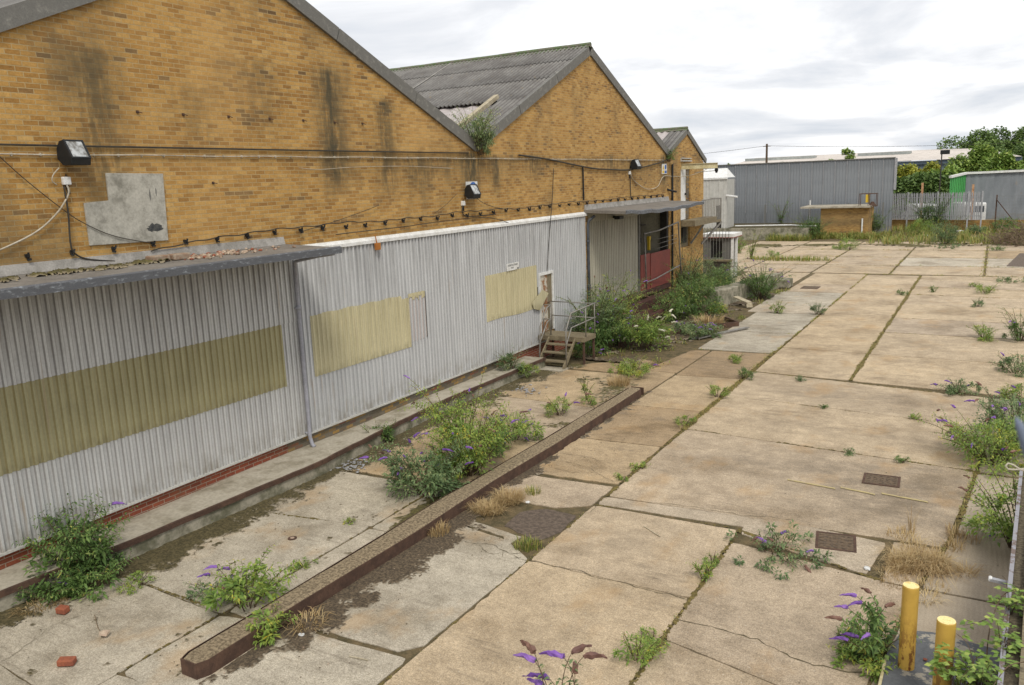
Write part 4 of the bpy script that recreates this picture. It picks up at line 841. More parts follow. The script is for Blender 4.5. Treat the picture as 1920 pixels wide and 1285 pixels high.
# ================================================================== LEDGE, KERB, BRICKS
LD=empty('loading_ledge',(-11.8,12,0),label='low concrete ledge with a rusty steel edge along the warehouse foot',cat='ledge')
ys=list(np.arange(1.5,21.31,.3)); P=[(float(ledge_x(y))+random.uniform(-.012,.012),float(y)) for y in ys]
m=MB(); outer=P; n=len(P)
vs=[];fs=[]
for (x,y) in P: 
    dz=.012*math.sin(y*1.3)
    vs+=[(XB-.01,y,.30+dz),(x-.05,y,.30+dz),(x-.05,y,-.1),(x-.02,y,-.1)]
for i in range(n-1):
    a=4*i;b=a+4; fs+=[(a,a+1,b+1,b),(a+1,a+2,b+2,b+1)]
fs+=[(4*(n-1),4*(n-1)+1,4*(n-1)+2)]
vs+=[(XB-.01,P[-1][1],-.1)]; fs+=[(4*(n-1),4*(n-1)+1,4*(n-1)+2,len(vs)-1)]
m.add(vs,fs); m.build('slab',MA['ledge'],LD)
m=MB()
for i in range(n-1):
    (x0,y0),(x1,y1)=P[i],P[i+1]
    m.add([(x0-.055,y0,.318),(x0,y0,.318),(x0,y0,.235),(x0-.055,y0,.235),(x1-.055,y1,.318),(x1,y1,.318),(x1,y1,.235),(x1-.055,y1,.235)],[(0,1,5,4),(1,2,6,5),(2,3,7,6)])
m.build('steel_edge',MA['rust'],LD)
m=MB(); vs=[];fs=[]
for i,(x,y) in enumerate(P):
    bulge=.02*fbm(np.array([y]),np.array([0.]),.4,3)[0]; vs+=[(x-.045+bulge,y,.235),(x-.03+bulge,y,-.1)]
for i in range(n-1): fs.append((2*i,2*i+1,2*i+3,2*i+2))
m.add(vs,fs); m.build('face',MA['oldconc'],LD)
KB=empty('long_kerb',(-7.8,12,0),label='long low concrete kerb sheathed in rusty steel down the middle of the yard',cat='kerb')
kp=[(5.45,-7.99,-7.72),(5.58,-8.04,-7.66),(7.03,-8.02,-7.66),(9.59,-8.03,-7.59),(10.9,-8.06,-7.62),(12.01,-8.02,-7.64),(14.43,-7.97,-7.57),(19.42,-7.95,-7.6)]
def kerb_x(y,i): return float(np.interp(y,[k[0] for k in kp],[k[i] for k in kp]))
ys=[5.45,5.58]+list(np.arange(6.,19.43,.25)); 
m=MB(); vs=[];fs=[]
for y in ys:
    a,b=kerb_x(y,1),kerb_x(y,2); h=.205+.006*math.sin(y*2); vs+=[(a+.015,y,-.05),(a+.015,y,h-.02),(a+.05,y,h+.004+random.uniform(0,.006)),(b-.045,y,h+.004+random.uniform(0,.006)),(b-.012,y,h-.02),(b-.012,y,-.05)]
for i in range(len(ys)-1):
    for j in range(5): a=6*i+j; fs.append((a,a+1,a+7,a+6))
fs+=[tuple(range(6))[::-1],tuple(6*(len(ys)-1)+j for j in range(6))]
m.add(vs,fs); m.build('concrete_core',MA['kerbtop'],KB)
m=MB()
for k in (1,2):
    s=1 if k==2 else -1
    for y0,y1 in zip(ys[:-1],ys[1:]):
        x0,x1=kerb_x(y0,k),kerb_x(y1,k); h=.20; t=.012
        m.add([(x0-s*t,y0,h),(x0,y0,h),(x0,y0,-.03),(x1-s*t,y1,h),(x1,y1,h),(x1,y1,-.03)],[(0,1,4,3),(1,2,5,4)])
xa,xb=kerb_x(5.45,1),kerb_x(5.45,2); m.box((xa,5.435,-.03),(xb,5.45,.2)); m.box((kerb_x(19.4,1),19.43,-.03),(kerb_x(19.4,2),19.445,.19))
m.build('steel_side',MA['rust'],KB)
def brick(c,dim,ang,mat,label,name='loose_brick'):
    m=MB(); a,b,h=dim; m.box((-a/2,-b/2,0),(a/2,b/2,h)); o=m.build(name,mat,bevel=.014,label=label,cat='brick' if name=='loose_brick' else 'stone'); o.location=(c[0],c[1],.012); o.rotation_euler=(.05,.04,ang); 
    bpy.context.view_layer.update(); return o
brick((-9.44,4.9),(.2,.11,.08),.6,MA['redrub'],'orange red brick lying on the pale slab nearest the camera')
brick((-10.72,5.62),(.15,.11,.09),.3,MA['redrub'],'darker red half brick near the big left shrub')
rs2=random.Random(9); m=MB(); m.add(*lump((0,0,.05),.085,rs2,fl=.5)); o=m.build('loose_stone',MA['palerub'],label='pale pinkish stone chip with a twig on the slab',cat='stone'); o.location=(-9.62,5.52,0)
m=MB(); m.tube([(-9.66,5.5,.03),(-9.9,5.6,.02),(-10.25,5.78,.015)],.006,5); tag(m.build('twig',MA['twig'],label='thin twig trailing from the pale stone',cat='twig'))
# ================================================================== STAIRS
ST=empty('access_stairs',(-11.2,21.7,0),label='steel and timber steps with tubular handrails up to the rusty door',cat='stairs')
LX0,LX1,LY0,LY1,LZ=XB+.08,-10.55,22.05,22.85,.85
for i in range(4):
    m=MB(); y0=LY0+(LY1-LY0)*i/4; m.box((LX0,y0+.008,LZ-.04),(LX1,y0+(LY1-LY0)/4-.008,LZ)); m.build('deck_board',MA['wood'],ST)
m=MB(); m.box((LX0,LY0-.03,LZ-.14),(LX1+.03,LY0,LZ-.005)); m.box((LX1,LY0,LZ-.14),(LX1+.03,LY1,LZ-.005)); m.build('deck_frame',MA['wood'],ST)
for (x,y) in ((LX1-.03,LY0+.05),(LX1-.03,LY1-.04),(LX0+.1,LY1-.04)):
    m=MB(); m.box((x-.028,y-.028,-.03),(x+.028,y+.028,LZ-.05)); m.build('leg',MA['rust'],ST)
SX0,SX1=-11.72,-10.82
for x in (SX0,SX1):
    m=MB(); m.prism([(21.12,0),(21.27,0),(22.05,.80),(22.05,.62+.2),(21.98,.82),(21.14,.12)],x-.02,x+.02,axis='x'); m.build('stringer',MA['wood'],ST)
for i,z in enumerate((.2,.41,.62)):
    m=MB(); y=21.22+.235*(i+.2); m.box((SX0+.022,y-.02,z),(SX1-.022,y+.2,z+.035)); m.build('tread',MA['wood'],ST)
m=MB(); m.box((SX0-.1,20.9,-.02),(SX1+.05,21.4,.035)); m.build('base_slab',MA['ledge'],ST)
def rail(pts,r=.021,name='handrail'): m=MB(); m.tube(pts,r,8); m.build(name,MA['galvrail'],ST,smooth=True)
for dz,rr in ((.95,.022),(.50,.018)):
    z=LZ+dz
    rail([(LX1,LY1+.1,z),(LX1,LY0+.12,z-.02),(SX1,21.75,z-.15),(SX1+.01,21.36,LZ+dz-.62),(SX1+.01,21.33,.1)],rr)
    rail([(SX0,22.15,z),(SX0,21.9,z-.04),(SX0,21.42,LZ+dz-.55),(SX0,21.3,.05)],rr)
    rail([(LX0+.05,LY1,z),(LX1,LY1,z-.01)],.016); rail([(LX0+.15,LY0+.08,z),(SX0,22.15,z)],.016)
for (x,y,z0,z1) in ((LX1,LY0+.15,LZ-.1,LZ+.95),(LX1,LY1,LZ-.1,LZ+.95),(SX0,22.12,LZ-.05,LZ+.95),(LX0+.15,LY0+.08,LZ,LZ+.95),(LX0+.05,LY1,LZ,LZ+.95)): rail([(x,y,z0),(x,y,z1)],.018,'baluster')
# ================================================================== PIT, FRAMES, BLOCK
m=MB(); m.box((XB+.0,26.2,.0),(-11.7,34.2,.72)); m.box((-11.7,27.,.0),(-11.0,33.8,.42)); tag(m.build('dock_step',MA['rustred']),'stepped red oxide steel dock in front of the shutter, half buried in shrubs','dock')
m=MB(); m.beam((-11.0,25.4,.30),(-10.7,31.5,.55),.12,.2); m.beam((-11.3,27.,.25),(-11.3,25.2,.12),.1,.16); tag(m.build('dock_beam',MA['rustred']),'rusty red beam lying along the dock behind the shrubs','beam')
m=MB()
fp=[(-10.55,24.9),(-9.75,27.0),(-9.15,28.6),(-7.95,29.95),(-8.7,30.9)]
for a,b in zip(fp[:-1],fp[1:]): m.beam((*a,.07),(*b,.07),.07,.2)
m.beam((-10.6,24.9,.1),(-10.95,25.9,.1),.07,.26)
tag(m.build('pit_frame',MA['rust']),'low rusty steel frame edging the overgrown pit','frame')
m=MB(); m.beam((-8.75,26.9,.03),(-7.5,29.5,.05),.12,.05); m.beam((-8.5,26.9,.06),(-7.4,29.4,.08),.03,.04); tag(m.build('steel_channel',MA['galvrail']),'loose grey steel channel lying on the slab beside the pit frame','channel')
m=MB(); m.prism([(-10.9,34.3),(-9.9,34.0),(-9.65,34.6),(-8.75,41.2),(-9.0,41.3),(-10.3,35.3),(-10.9,35.2)],-.05,.72); o=m.build('concrete_upstand',MA['oldconc'],bevel=.03,label='mossy broken concrete upstand behind the round purple flowered shrub',cat='wall')
m=MB(); m.box((-8.9,40.6,0),(-8.35,41.6,.42)); o=m.build('concrete_block',MA['oldconc'],bevel=.05,label='dark mossy concrete block end at the right of the upstand',cat='block')
m=MB(); m.beam((-9.35,34.75,.38),(-8.65,34.3,.22),.28,.05); m.beam((-8.65,34.3,.2),(-8.62,34.25,.02),.25,.05); tag(m.build('plank',MA['plank']),'pale bent board propped against the concrete upstand','board')
# kiosk
KS=empty('kiosk',(-12.7,45,0),label='small derelict grey kiosk with white corner posts and a barred front beyond the shrubs',cat='kiosk')
m=MB()
for z0,z1 in ((.0,1.05),(2.0,2.15)): m.box((-13.8,44.5,z0),(-12.3,44.6,z1))
m.box((-13.8,44.5,1.05),(-13.4,44.6,2.0)); m.box((-12.75,44.5,1.05),(-12.3,44.6,2.0)); m.box((-13.8,45.9,0),(-12.3,46.,2.15)); m.box((-13.85,44.6,0),(-13.75,45.9,2.15)); m.box((-12.3,44.6,0),(-12.24,45.1,2.15))
m.build('wall',MA['lead'],KS)
m=MB(); m.box((-12.25,44.4,.0),(-12.13,44.52,2.2)); m.box((-12.25,45.2,.0),(-12.13,45.32,2.2)); m.box((-13.9,44.35,2.2),(-12.1,46.1,2.38)); m.build('frame',MA['white'],KS)
m=MB(); m.box((-13.91,44.34,2.16),(-12.09,46.1,2.2)); m.build('red_band',MA['redpaint'],KS)
m=MB()
for i in range(9): m.tube([(-13.7+i*.17,44.3,.95),(-13.7+i*.17,44.3,2.75)],.014,5)
m.tube([(-13.8,44.3,1.0),(-12.2,44.3,1.0)],.02,5); m.build('bars',MA['lead'],KS)
m=MB(); m.box((-13.9,44.1,.9),(-12.15,44.45,1.0)); m.build('shelf',MA['wood'],KS)
# ================================================================== FAR SIDE
# raised dock with concrete retaining wall
m=MB(); m.box((-26,70.2,-.1),(-13.0,70.6,.98)); tag(m.build('retaining_wall',MA['oldconc']),'stained concrete retaining wall of the raised far platform','retaining wall')
m=MB(); m.box((-27,70.6,-.1),(-12.9,77.9,.93)); m.build('raised_platform',MA['joint'],kind='structure')
m=MB(); m.tube([(-19.6,72.3,1.05),(-15.,73.1,1.05),(-13.6,71.6,1.06),(-12.6,71.5,1.06)],.06,8); tag(m.build('white_pipe',MA['white']),'long white plastic pipe lying on the far platform','pipe')
m=MB(); m.prism([(-13.9,72.2),(-12.9,71.9),(-12.8,72.6),(-13.8,73.2)],.95,1.0); tag(m.build('red_sheet',MA['redrub']),'red sheet lying behind the white pipe','sheet')
# white cabin
CB=empty('cabin',(-21.5,71.6,.93),label='tall off-white corrugated cabin with dark doorway at the far end of the warehouse',cat='cabin')
corrm=MB()
def corrx(x0,x1,y,z0,z1,name,mat,parent,pitch=.3,dep=.03,label=None,prof=((0,0),(.6,0),(.7,1),(.9,1),(1,0))):
    V=[];F=[]; xs=[]
    for i in range(int((x1-x0)/pitch)+1):
        for a,b in prof[:-1]:
            q=x0+(i+a)*pitch
            if q<x1: xs.append((q,b*dep))
    xs.append((x1,0)); k=len(xs)
    for z in (z0,z1):
        for q,d in xs: V.append((q,y-d,z))
    for i in range(k-1): F.append((i,i+1,k+i+1,k+i))
    for z in (z0,z1):
        for q,d in xs: V.append((q,y-d+.01,z))
    for i in range(k-1): F.append((2*k+i,3*k+i,3*k+i+1,2*k+i+1)); F.append((k+i,k+i+1,3*k+i+1,3*k+i))
    m=MB(); m.add(V,F); return m.build(name,mat,parent,label=label,fix=False)
YC=71.
corrx(-23.5,-20.9,YC,.95,5.15,'wall',MA['offwhite'],CB); corrx(-20.45,-20.0,YC,.95,5.15,'wall',MA['offwhite'],CB); corrx(-20.9,-20.45,YC,2.9,5.15,'wall',MA['offwhite'],CB)
m=MB(); m.box((-20.04,YC+.02,.95),(-20.0,YC+2.4,5.15)); m.build('side_wall',MA['offwhite'],CB)
m=MB(); m.box((-20.9,YC+.12,.95),(-20.45,YC+.16,2.9)); m.build('doorway',MA['shade_fill'],CB)
m=MB(); m.box((-23.6,YC-.1,5.15),(-19.95,YC+.05,5.28)); m.add([(-23.6,YC-.1,5.29),(-19.95,YC-.1,5.29),(-20.6,YC+2.2,6.1),(-23.6,YC+2.2,6.1)],[(0,1,2,3)]); m.add([(-19.95,YC-.1,5.29),(-19.95,YC+2.4,5.29),(-20.6,YC+2.2,6.1)],[(0,1,2)]); m.build('roof',MA['white'],CB)
m=MB(); m.tube([(-20.,YC-.1,3.75),(-19.0,YC-.3,3.62)],.09,6); m.build('lamp_arm',MA['white'],CB)
m=MB(); m.tube([(-13.1,45,5.9),(-13.1,45,6.0)],.01,4)
PL=empty('hoist_lamp',(-10.9,36.7,5.7),label='black lamp hanging under the cream hoist beam end',cat='lamp')
m=MB(); m.tube([(-10.82,36.7,5.88),(-10.82,36.7,5.80),(-10.82,36.7,5.66)],[.05,.09,.04],10); m.build('lamp_head',MA['black'],PL)
m=MB(); m.tube([(-10.82,36.7,5.76),(XB+.3,37.,5.72),(XB,38.5,5.72)],.012,5); m.build('arm',MA['lead'],PL)
# long grey wall
GW=empty('grey_sheet_wall',(-17,78,0),label='long grey profiled sheet wall across the far end of the yard',cat='wall')
rs=random.Random(12); x=-30.; i=0
while x<-7.6:
    x1=min(x+.98,-7.55)
    corrx(x,x1-.015,78.-(.02 if i%2 else 0),0,6.38,'wall_panel',MA['greyfence'],GW,pitch=.245,dep=.03); x=x1; i+=1
m=MB()
for x in np.arange(-29,-7.6,.98): m.box((x-.02,77.945,1.9),(x+.025,77.96,6.3))
m.build('seam_strips',MA['galv'],GW)
m=MB(); m.box((-30,77.9,6.38),(-7.5,78.3,6.46)); m.build('coping',MA['lead'],GW)
m=MB(); m.box((-7.54,77.9,3.7),(-7.36,78.3,6.38)); m.build('end_trim',MA['galv'],GW)
m=MB(); m.box((-30,78.04,0),(-7.56,78.3,6.36)); m.build('backing',MA['lead'],GW)
# chain-link fence in front of it
def meshfence(P,zs,h,label,post='lead',nwire=9):
    t=empty('chain_link_fence',(*P[0],zs),label=label,cat='fence')
    for (a,b) in P[:]:
        m=MB(); m.box((a-.05,b-.05,zs-.2),(a+.05,b+.05,zs+h)); m.build('post',MA[post],t)
    m=MB()
    for a,b in zip(P[:-1],P[1:]):
        L=math.hypot(b[0]-a[0],b[1]-a[1]); k=int(L/.22)
        for z in np.linspace(.05,h-.1,nwire): m.beam((*a,zs+z),(*b,zs+z),.008,.008)
        for j in range(k):
            p=np.array(a)+(np.array(b)-np.array(a))*j/k; q=np.array(a)+(np.array(b)-np.array(a))*(j+1)/k; m.beam((*p,zs),(*q,zs+h-.1),.006,.006) if j%2 else m.beam((*p,zs+h-.1),(*q,zs),.006,.006)
    m.build('mesh',MA['lead'],t); return t
meshfence([(-22,77.3),(-18.2,77.3),(-14.3,77.3),(-11.,77.2),(-8.2,77.2)],.93,1.75,'thin dark chain link fence on the platform in front of the grey wall')
m=MB(); m.tube([(-14.15,76.8,.9),(-14.15,76.8,3.0)],.06,6); tag(m.build('white_post',MA['white']),'single white post in front of the grey sheet wall','post')
# brick hut
HT=empty('brick_hut',(-10.8,74,0),label='low brick hut with flat concrete roof and a small warning cage on top',cat='hut')
m=MB(); m.box((-12.6,73.2,-.1),(-8.85,76.5,2.42)); m.build('wall',MA['brick2'],HT)
m=MB(); m.box((-14.2,72.8,2.44),(-8.7,76.8,2.58)); m.build('roof',MA['ledge'],HT)
m=MB(); m.tube([(-9.3,73.1,.0),(-9.3,73.1,1.55)],.06,6); m.build('drain_pipe',MA['white'],HT)
m=MB()
for x in (-9.6,-8.9,-8.3):
    for y in (73.,73.9): m.tube([(x,y,2.5),(x,y,3.55)],.03,5)
for z in (2.55,3.55):
    for y in (73.,73.9): m.tube([(-9.6,y,z),(-8.3,y,z)],.03,5)
m.build('cage',MA['rust'],HT)
m=MB(); m.box((-9.1,73.0,2.85),(-8.85,73.04,3.5)); m.build('warning_plate',MA['signyel'],HT)
m=MB(); m.tube([(-8.6,73.3,2.62),(-8.6,73.3,2.9)],[.25,.12],8); m.build('tank',MA['rust'],HT)
# palisade fence
PF=empty('palisade_fence',(-5,82,0),label='galvanised palisade fence on a low brick wall overgrown by ivy',cat='fence')
A=np.array([-9.07,82.6]); B=np.array([-.85,80.4]); L=np.linalg.norm(B-A); dv=(B-A)/L; npal=58
m=MB(); m.prism([(-.045,.9),(.045,.9),(.045,3.15),(.0,3.3),(-.045,3.15)],-.02,.02,axis='y'); pl=m.build('pale',MA['galvb'],PF)
pl.matrix_parent_inverse=Matrix.Identity(4)
for i in range(npal):
    p=A+dv*(L*(i+.5)/npal); o=pl if i==0 else copyobj(pl); o.parent=PF; o.location=(p[0]-PF.location.x,p[1]-PF.location.y,0); o.rotation_euler=(0,random.uniform(-.01,.01),math.atan2(dv[1],dv[0]))
for z in (1.25,2.85):
    m=MB(); m.beam((A[0],A[1]+.05,z),(B[0],B[1]+.05,z),.05,.07); m.build('rail',MA['galv'],PF)
for t_ in (0,.29,.585,.875,1.0):
    p=A+dv*L*t_; m=MB(); m.box((p[0]-.06,p[1]-.12,-.05),(p[0]+.06,p[1]-.03,3.35)); m.build('post',MA['galvb'],PF)
m=MB(); m.prism([tuple(A+[0,.25]),tuple(B+[4.5,-.6]),tuple(B+[4.5,-.3]),tuple(A+[0,.55])],-.1,.88); tag(m.build('low_brick_wall',MA['brick2']),'low yellow brick wall beneath the palisade fence','wall')
def opost(x,y,h,l): m=MB(); m.box((x-.09,y-.09,-.05),(x+.09,y+.09,h)); tag(m.build('painted_post',MA['orange']),l,'post')
p=gz(1673,428); 
opost(-8.33,84.5,3.85,'leftmost faded orange post behind the palisade fence'); opost(-5.75,84.5,4.1,'middle faded orange post behind the palisade fence'); opost(-1.68,84.5,3.83,'rightmost orange post in front of the green sheet end wall')
# parked vehicles behind the palisade
def van(c,L_,w_,h,ang,label,mat):
    t=empty('parked_van',(c[0],c[1],0),label=label,cat='van'); t.rotation_euler=(0,0,0)
    ca,sa=math.cos(ang),math.sin(ang); Q=lambda x,y,z:(c[0]+x*ca-y*sa,c[1]+x*sa+y*ca,z)
    prof=[(-L_/2,.45),(L_/2-.1,.45),(L_/2,.6),(L_/2-.1,1.15),(L_/2-.9,1.3),(L_/2-1.4,h-.1),(L_/2-1.7,h),(-L_/2+.1,h),(-L_/2,h-.15)]
    m=MB(); n=len(prof); vs=[Q(a,-w_/2,b) for a,b in prof]+[Q(a,w_/2,b) for a,b in prof]; m.add(vs,[tuple(range(n))[::-1],tuple(range(n,2*n))]+[(i,(i+1)%n,n+(i+1)%n,n+i) for i in range(n)]); m.build('body',mat,t,bevel=.06)
    for s in (-1,1):
        m=MB(); m.add([Q(L_/2-2.2,s*(w_/2+.01),1.35),Q(L_/2-1.1,s*(w_/2+.01),1.35),Q(L_/2-1.5,s*(w_/2+.01),h-.25),Q(L_/2-2.2,s*(w_/2+.01),h-.25)],[(0,1,2,3)]); m.build('window',MA['darkglass'],t)
    m=MB(); m.add([Q(-L_/2-.01,-w_/2+.2,1.3),Q(-L_/2-.01,w_/2-.2,1.3),Q(-L_/2-.01,w_/2-.2,h-.3),Q(-L_/2-.01,-w_/2+.2,h-.3)],[(0,1,2,3)]); m.build('window',MA['darkglass'],t)
    for x in (-L_/2+.9,L_/2-.9):
        for s in (-1,1):
            m=MB(); m.tube([Q(x,s*(w_/2-.2),.33),Q(x,s*w_/2,.33)],.33,16); m.build('wheel',MA['black'],t)
van((-6.2,88.5),4.6,1.9,2.05,1.9,'white van parked left behind the palisade fence',MA['chair'])
van((-2.4,88.),4.8,1.9,2.15,2.0,'cream topped van parked right behind the palisade fence',MA['chair'])
# green and grey shed
GS=empty('green_ended_shed',(0,90,0),label='long grey sheet shed with a bright green end wall beyond the palisade fence',cat='shed')
a=fy(1782,332,87.); b=fy(1812,325,91.); 
gx0,gy0,gx1,gy1=a[0],87.,b[0],91.
m=MB(); 
k=9
for i in range(k):
    t0,t1=i/k,(i+1)/k; 
    P0=(gx0+(gx1-gx0)*t0,gy0+(gy1-gy0)*t0); P1=(gx0+(gx1-gx0)*(t0+.72/k),gy0+(gy1-gy0)*(t0+.72/k)); P2=(gx0+(gx1-gx0)*t1,gy0+(gy1-gy0)*t1)
    z0,z1=a[2]+(b[2]-a[2])*t0,a[2]+(b[2]-a[2])*t1
    m.prism([P0,P1,(P1[0],P1[1]+.2),(P0[0],P0[1]+.2)],0,z0-.05); m.prism([(P1[0]+.03,P1[1]+.05),(P2[0]+.03,P2[1]+.05),(P2[0],P2[1]+.25),(P1[0],P1[1]+.25)],0,z0-.05)
m.build('end_wall',MA['green'],GS)
c_=(gx1+14,gy1+3.)
m=MB(); n_=42
for i in range(n_):
    t0,t1=i/n_,(i+.8)/n_; P0=(gx1+(c_[0]-gx1)*t0,gy1+(c_[1]-gy1)*t0); P1=(gx1+(c_[0]-gx1)*t1,gy1+(c_[1]-gy1)*t1); o_=.0 if i%2 else -.03
    m.prism([(P0[0],P0[1]+o_),(P1[0]+.1,P1[1]+o_),(P1[0]+.1,P1[1]+.2),(P0[0],P0[1]+.2)],0,b[2]-.06)
m.build('side_wall',MA['greyfence'],GS)
m=MB(); m.beam((gx0,gy0-.1,a[2]),(gx1,gy1-.1,b[2]),.25,.2); m.beam((gx1,gy1-.12,b[2]),(c_[0],c_[1]-.12,b[2]+.12),.25,.2); m.build('gutter',MA['white'],GS)
m=MB(); m.add([(gx0,gy0,a[2]-.1),(gx1,gy1,b[2]-.1),(c_[0],c_[1],b[2]-.1),(c_[0],c_[1]+8,b[2]-.1),(gx0,gy0+9,b[2]-.1)],[(0,1,2,3,4)]); m.build('roof',MA['lead'],GS)
meshfence([(.2,80.3),(3.2,79.6),(6.4,78.6)],0.1,2.9,'rusty chain link fence right of the palisade in front of the grey shed','rust',12)
m=MB(); m.beam((.2,80.2,2.6),(2.0,79.6,.2),.06,.06); tag(m.build('fence_brace',MA['rust']),'diagonal rusty brace leaning on the chain link post','brace')
# lamp post, pole
lp=fy(1766,288,100.); t=empty('lamp_post',(lp[0],100,0),label='tall dark lamp post with box head among the far hedge',cat='lamp post')
m=MB(); m.tube([(lp[0],100,0),(lp[0],100,lp[2])],[.09,.06],8); m.build('pole',MA['cable'],t)
m=MB(); m.box((lp[0]-.15,99.8,lp[2]-.1),(lp[0]+.75,100.3,lp[2]+.35)); m.build('lamp_head',MA['black'],t,bevel=.04)
pp=fy(1438,270,112.); t=empty('utility_pole',(pp[0],112,0),label='wooden utility pole rising behind the grey wall',cat='utility pole')
m=MB(); m.tube([(pp[0],112,0),(pp[0],112,pp[2])],[.2,.13],8); m.build('pole',MA['bark'],t)
m=MB(); m.box((pp[0]-.5,111.9,pp[2]-.35),(pp[0]+.5,112.1,pp[2]-.27)); m.build('crossarm',MA['bark'],t)
for dx_,l in ((-60,'thin overhead wire running left from the utility pole'),(60,'thin overhead wire running right from the utility pole')):
    m=MB(); m.tube([(pp[0]+dx_*u,112,pp[2]-.25-4*1.2*u*(1-u)) for u in np.linspace(0,1,14)],.02,4); tag(m.build('overhead_wire',MA['cable']),l,'wire')
# far warehouses
def far_roof(px0,px1,pyt,pyb,Y,z0,mat,name,label,cat,depth=20):
    a=fy(px0,pyt,Y); b=fy(px1,pyt,Y); t=empty(name,(a[0],Y,0),label=label,cat=cat); return a,b,t
a=fy(1352,311,150); b=fy(1990,295,150); t=empty('far_industrial_shed',(-20,155,0),label='long pale roofed industrial shed on the horizon',cat='industrial shed')
zt=a[2]+1.2
m=MB(); m.add([(a[0],150,6.7),(b[0]-5,150,6.5),(b[0]-12,175,8.6),(a[0],175,8.6)],[(0,1,2,3)]); m.build('roof',MA['roofw'],t)
m=MB(); m.box((a[0],150.3,5.9),(b[0]-5,151,6.45)); m.build('fascia',MA['bluegrey'],t)
m=MB(); m.box((a[0],150.6,0),(b[0]-5.2,151,5.9)); m.build('wall',MA['bluegrey'],t)
m=MB(); m.box((a[0],151.,0),(b[0]-5.2,175,5.0)); m.build('bulk',MA['lead'],t)
for (x0,x1,y0,lab) in ((1397,1526,298,'l'),(1608,1707,288,'r')):
    p=fy(x0,y0,165); q=fy(x1,y0-3,165); m=MB(); m.box((p[0],165,6.6),(q[0],168,p[2])); m.build('rooflight',MA['skyl'],t)
# ================================================================== RIGHT FOREGROUND
PT=empty('bollard_plinth',(-.2,9,0),label='dark painted concrete plinth carrying the yellow bollards',cat='plinth')
m=MB(); m.prism([(-.70,8.2),(-.73,9.3),(-.62,9.95),(-.3,10.05),(.6,9.95),(.6,7.0),(-.70,7.0)],-.05,.15); m.build('block',MA['darkconc'],PT,bevel=.02)
m=MB(); m.box((-.735,7.,-.04),(-.705,9.2,.155)); m.build('edge_strip',MA['cream'],PT)
def bollard(x,y,z0,z1,r,label):
    t=empty('bollard',(x,y,z0),label=label,cat='bollard')
    m=MB(); m.tube([(x,y,z0-.05),(x,y,z1-.01),(x,y,z1)],[r,r,r*.97],36,cap=True); m.build('tube',MA['bollard'],t,smooth=False)
    m=MB(); m.tube([(x,y,z1-.002),(x,y,z1+.004)],r*.955,32); m.build('cap',MA['boltop'],t)
    m=MB(); 
    t.children[0].data.polygons.foreach_set('use_smooth',[len(p.vertices)==4 for p in t.children[0].data.polygons])
bollard(-.505,9.14,.15,1.13,.084,'rust chipped yellow bollard standing further from the camera, left of the pair')
bollard(-.135,8.56,.15,1.11,.088,'cleaner yellow bollard nearer the camera beside the bramble')
m=MB(); m.add(*lump((-.33,9.35,.17),.03,rs2,fl=.6)); tag(m.build('brick_chip',MA['redrub']),'small red chip on the dark plinth between the bollards','brick chip')
# painted steel edge, dirt filled channel, mossy rail
RW=empty('edge_wall',(.6,9,0),label='wall top with peeling white steel edge, dirt and a mossy rail along the right border',cat='wall')
pa=gz(1912,880,1.0); pb_=gz(1868,1300,1.0)
ax,ay=pa[0],pa[1]; bx,by=pb_[0],pb_[1]; dxy=Vector((bx-ax,by-ay,0)).normalized(); nr=Vector((-dxy.y,dxy.x,0)); 
if nr.x<0: nr=-nr
p0=Vector((ax,ay,0)); p1=Vector((bx,by,0))+dxy*2.5
def strip(o0,o1,z0,z1): return [tuple((p0+nr*o0)[:2]),tuple((p1+nr*o0)[:2]),tuple((p1+nr*o1)[:2]),tuple((p0+nr*o1)[:2])],z0,z1
m=MB(); m.prism(*strip(.0,.045,.0,1.0)); m.build('steel_edge',MA['peel'],RW)
m=MB(); m.prism(*strip(.047,.16,-.05,.965)); m.build('dirt_fill',MA['litterpale'],RW)
m=MB(); m.prism(*strip(.162,.30,-.05,1.06)); m.build('top_rail',MA['wood'],RW)
bp=gz(1857,1086,.85); m=MB(); q=gz(1905,1097,.85); m.beam(tuple(bp),(q[0]+.05,q[1]-.02,.85),.06,.035); tag(m.build('steel_bracket',MA['galv']),'short grey steel bracket arm sticking out from the right wall','bracket')
m=MB(); m.tube([(bp[0],bp[1]-.03,.85),(bp[0],bp[1]+.03,.86)],.022,8); tag(m.build('bracket_bolt',MA['white']),'white capped bolt on the bracket arm end','bolt')
# near blue-grey fence tip and wire loop
e0=CAM+ray(1905,782)*.8; e1=CAM+ray(1956,900)*.8
m=MB(); m.tube([tuple(e0),tuple(e0+(e1-e0)*.12),tuple(e0+(e1-e0)*.45),tuple(e1)],[.001,.004,.007,.009],10); tag(m.build('fence_tip',MA['bluetip'],smooth=True),'out of focus blue grey metal fence tip close to the camera at the right border','fence tip')
lp=[(1925,884),(1912,880),(1900,872),(1890,869),(1885,874),(1890,880),(1902,881),(1925,879)]
m=MB(); m.tube([tuple(CAM+ray(*p)*3.2) for p in lp],.0035,6); tag(m.build('wire_loop',MA['wcable'],smooth=True),'white wire loop poking in at the right border','wire')
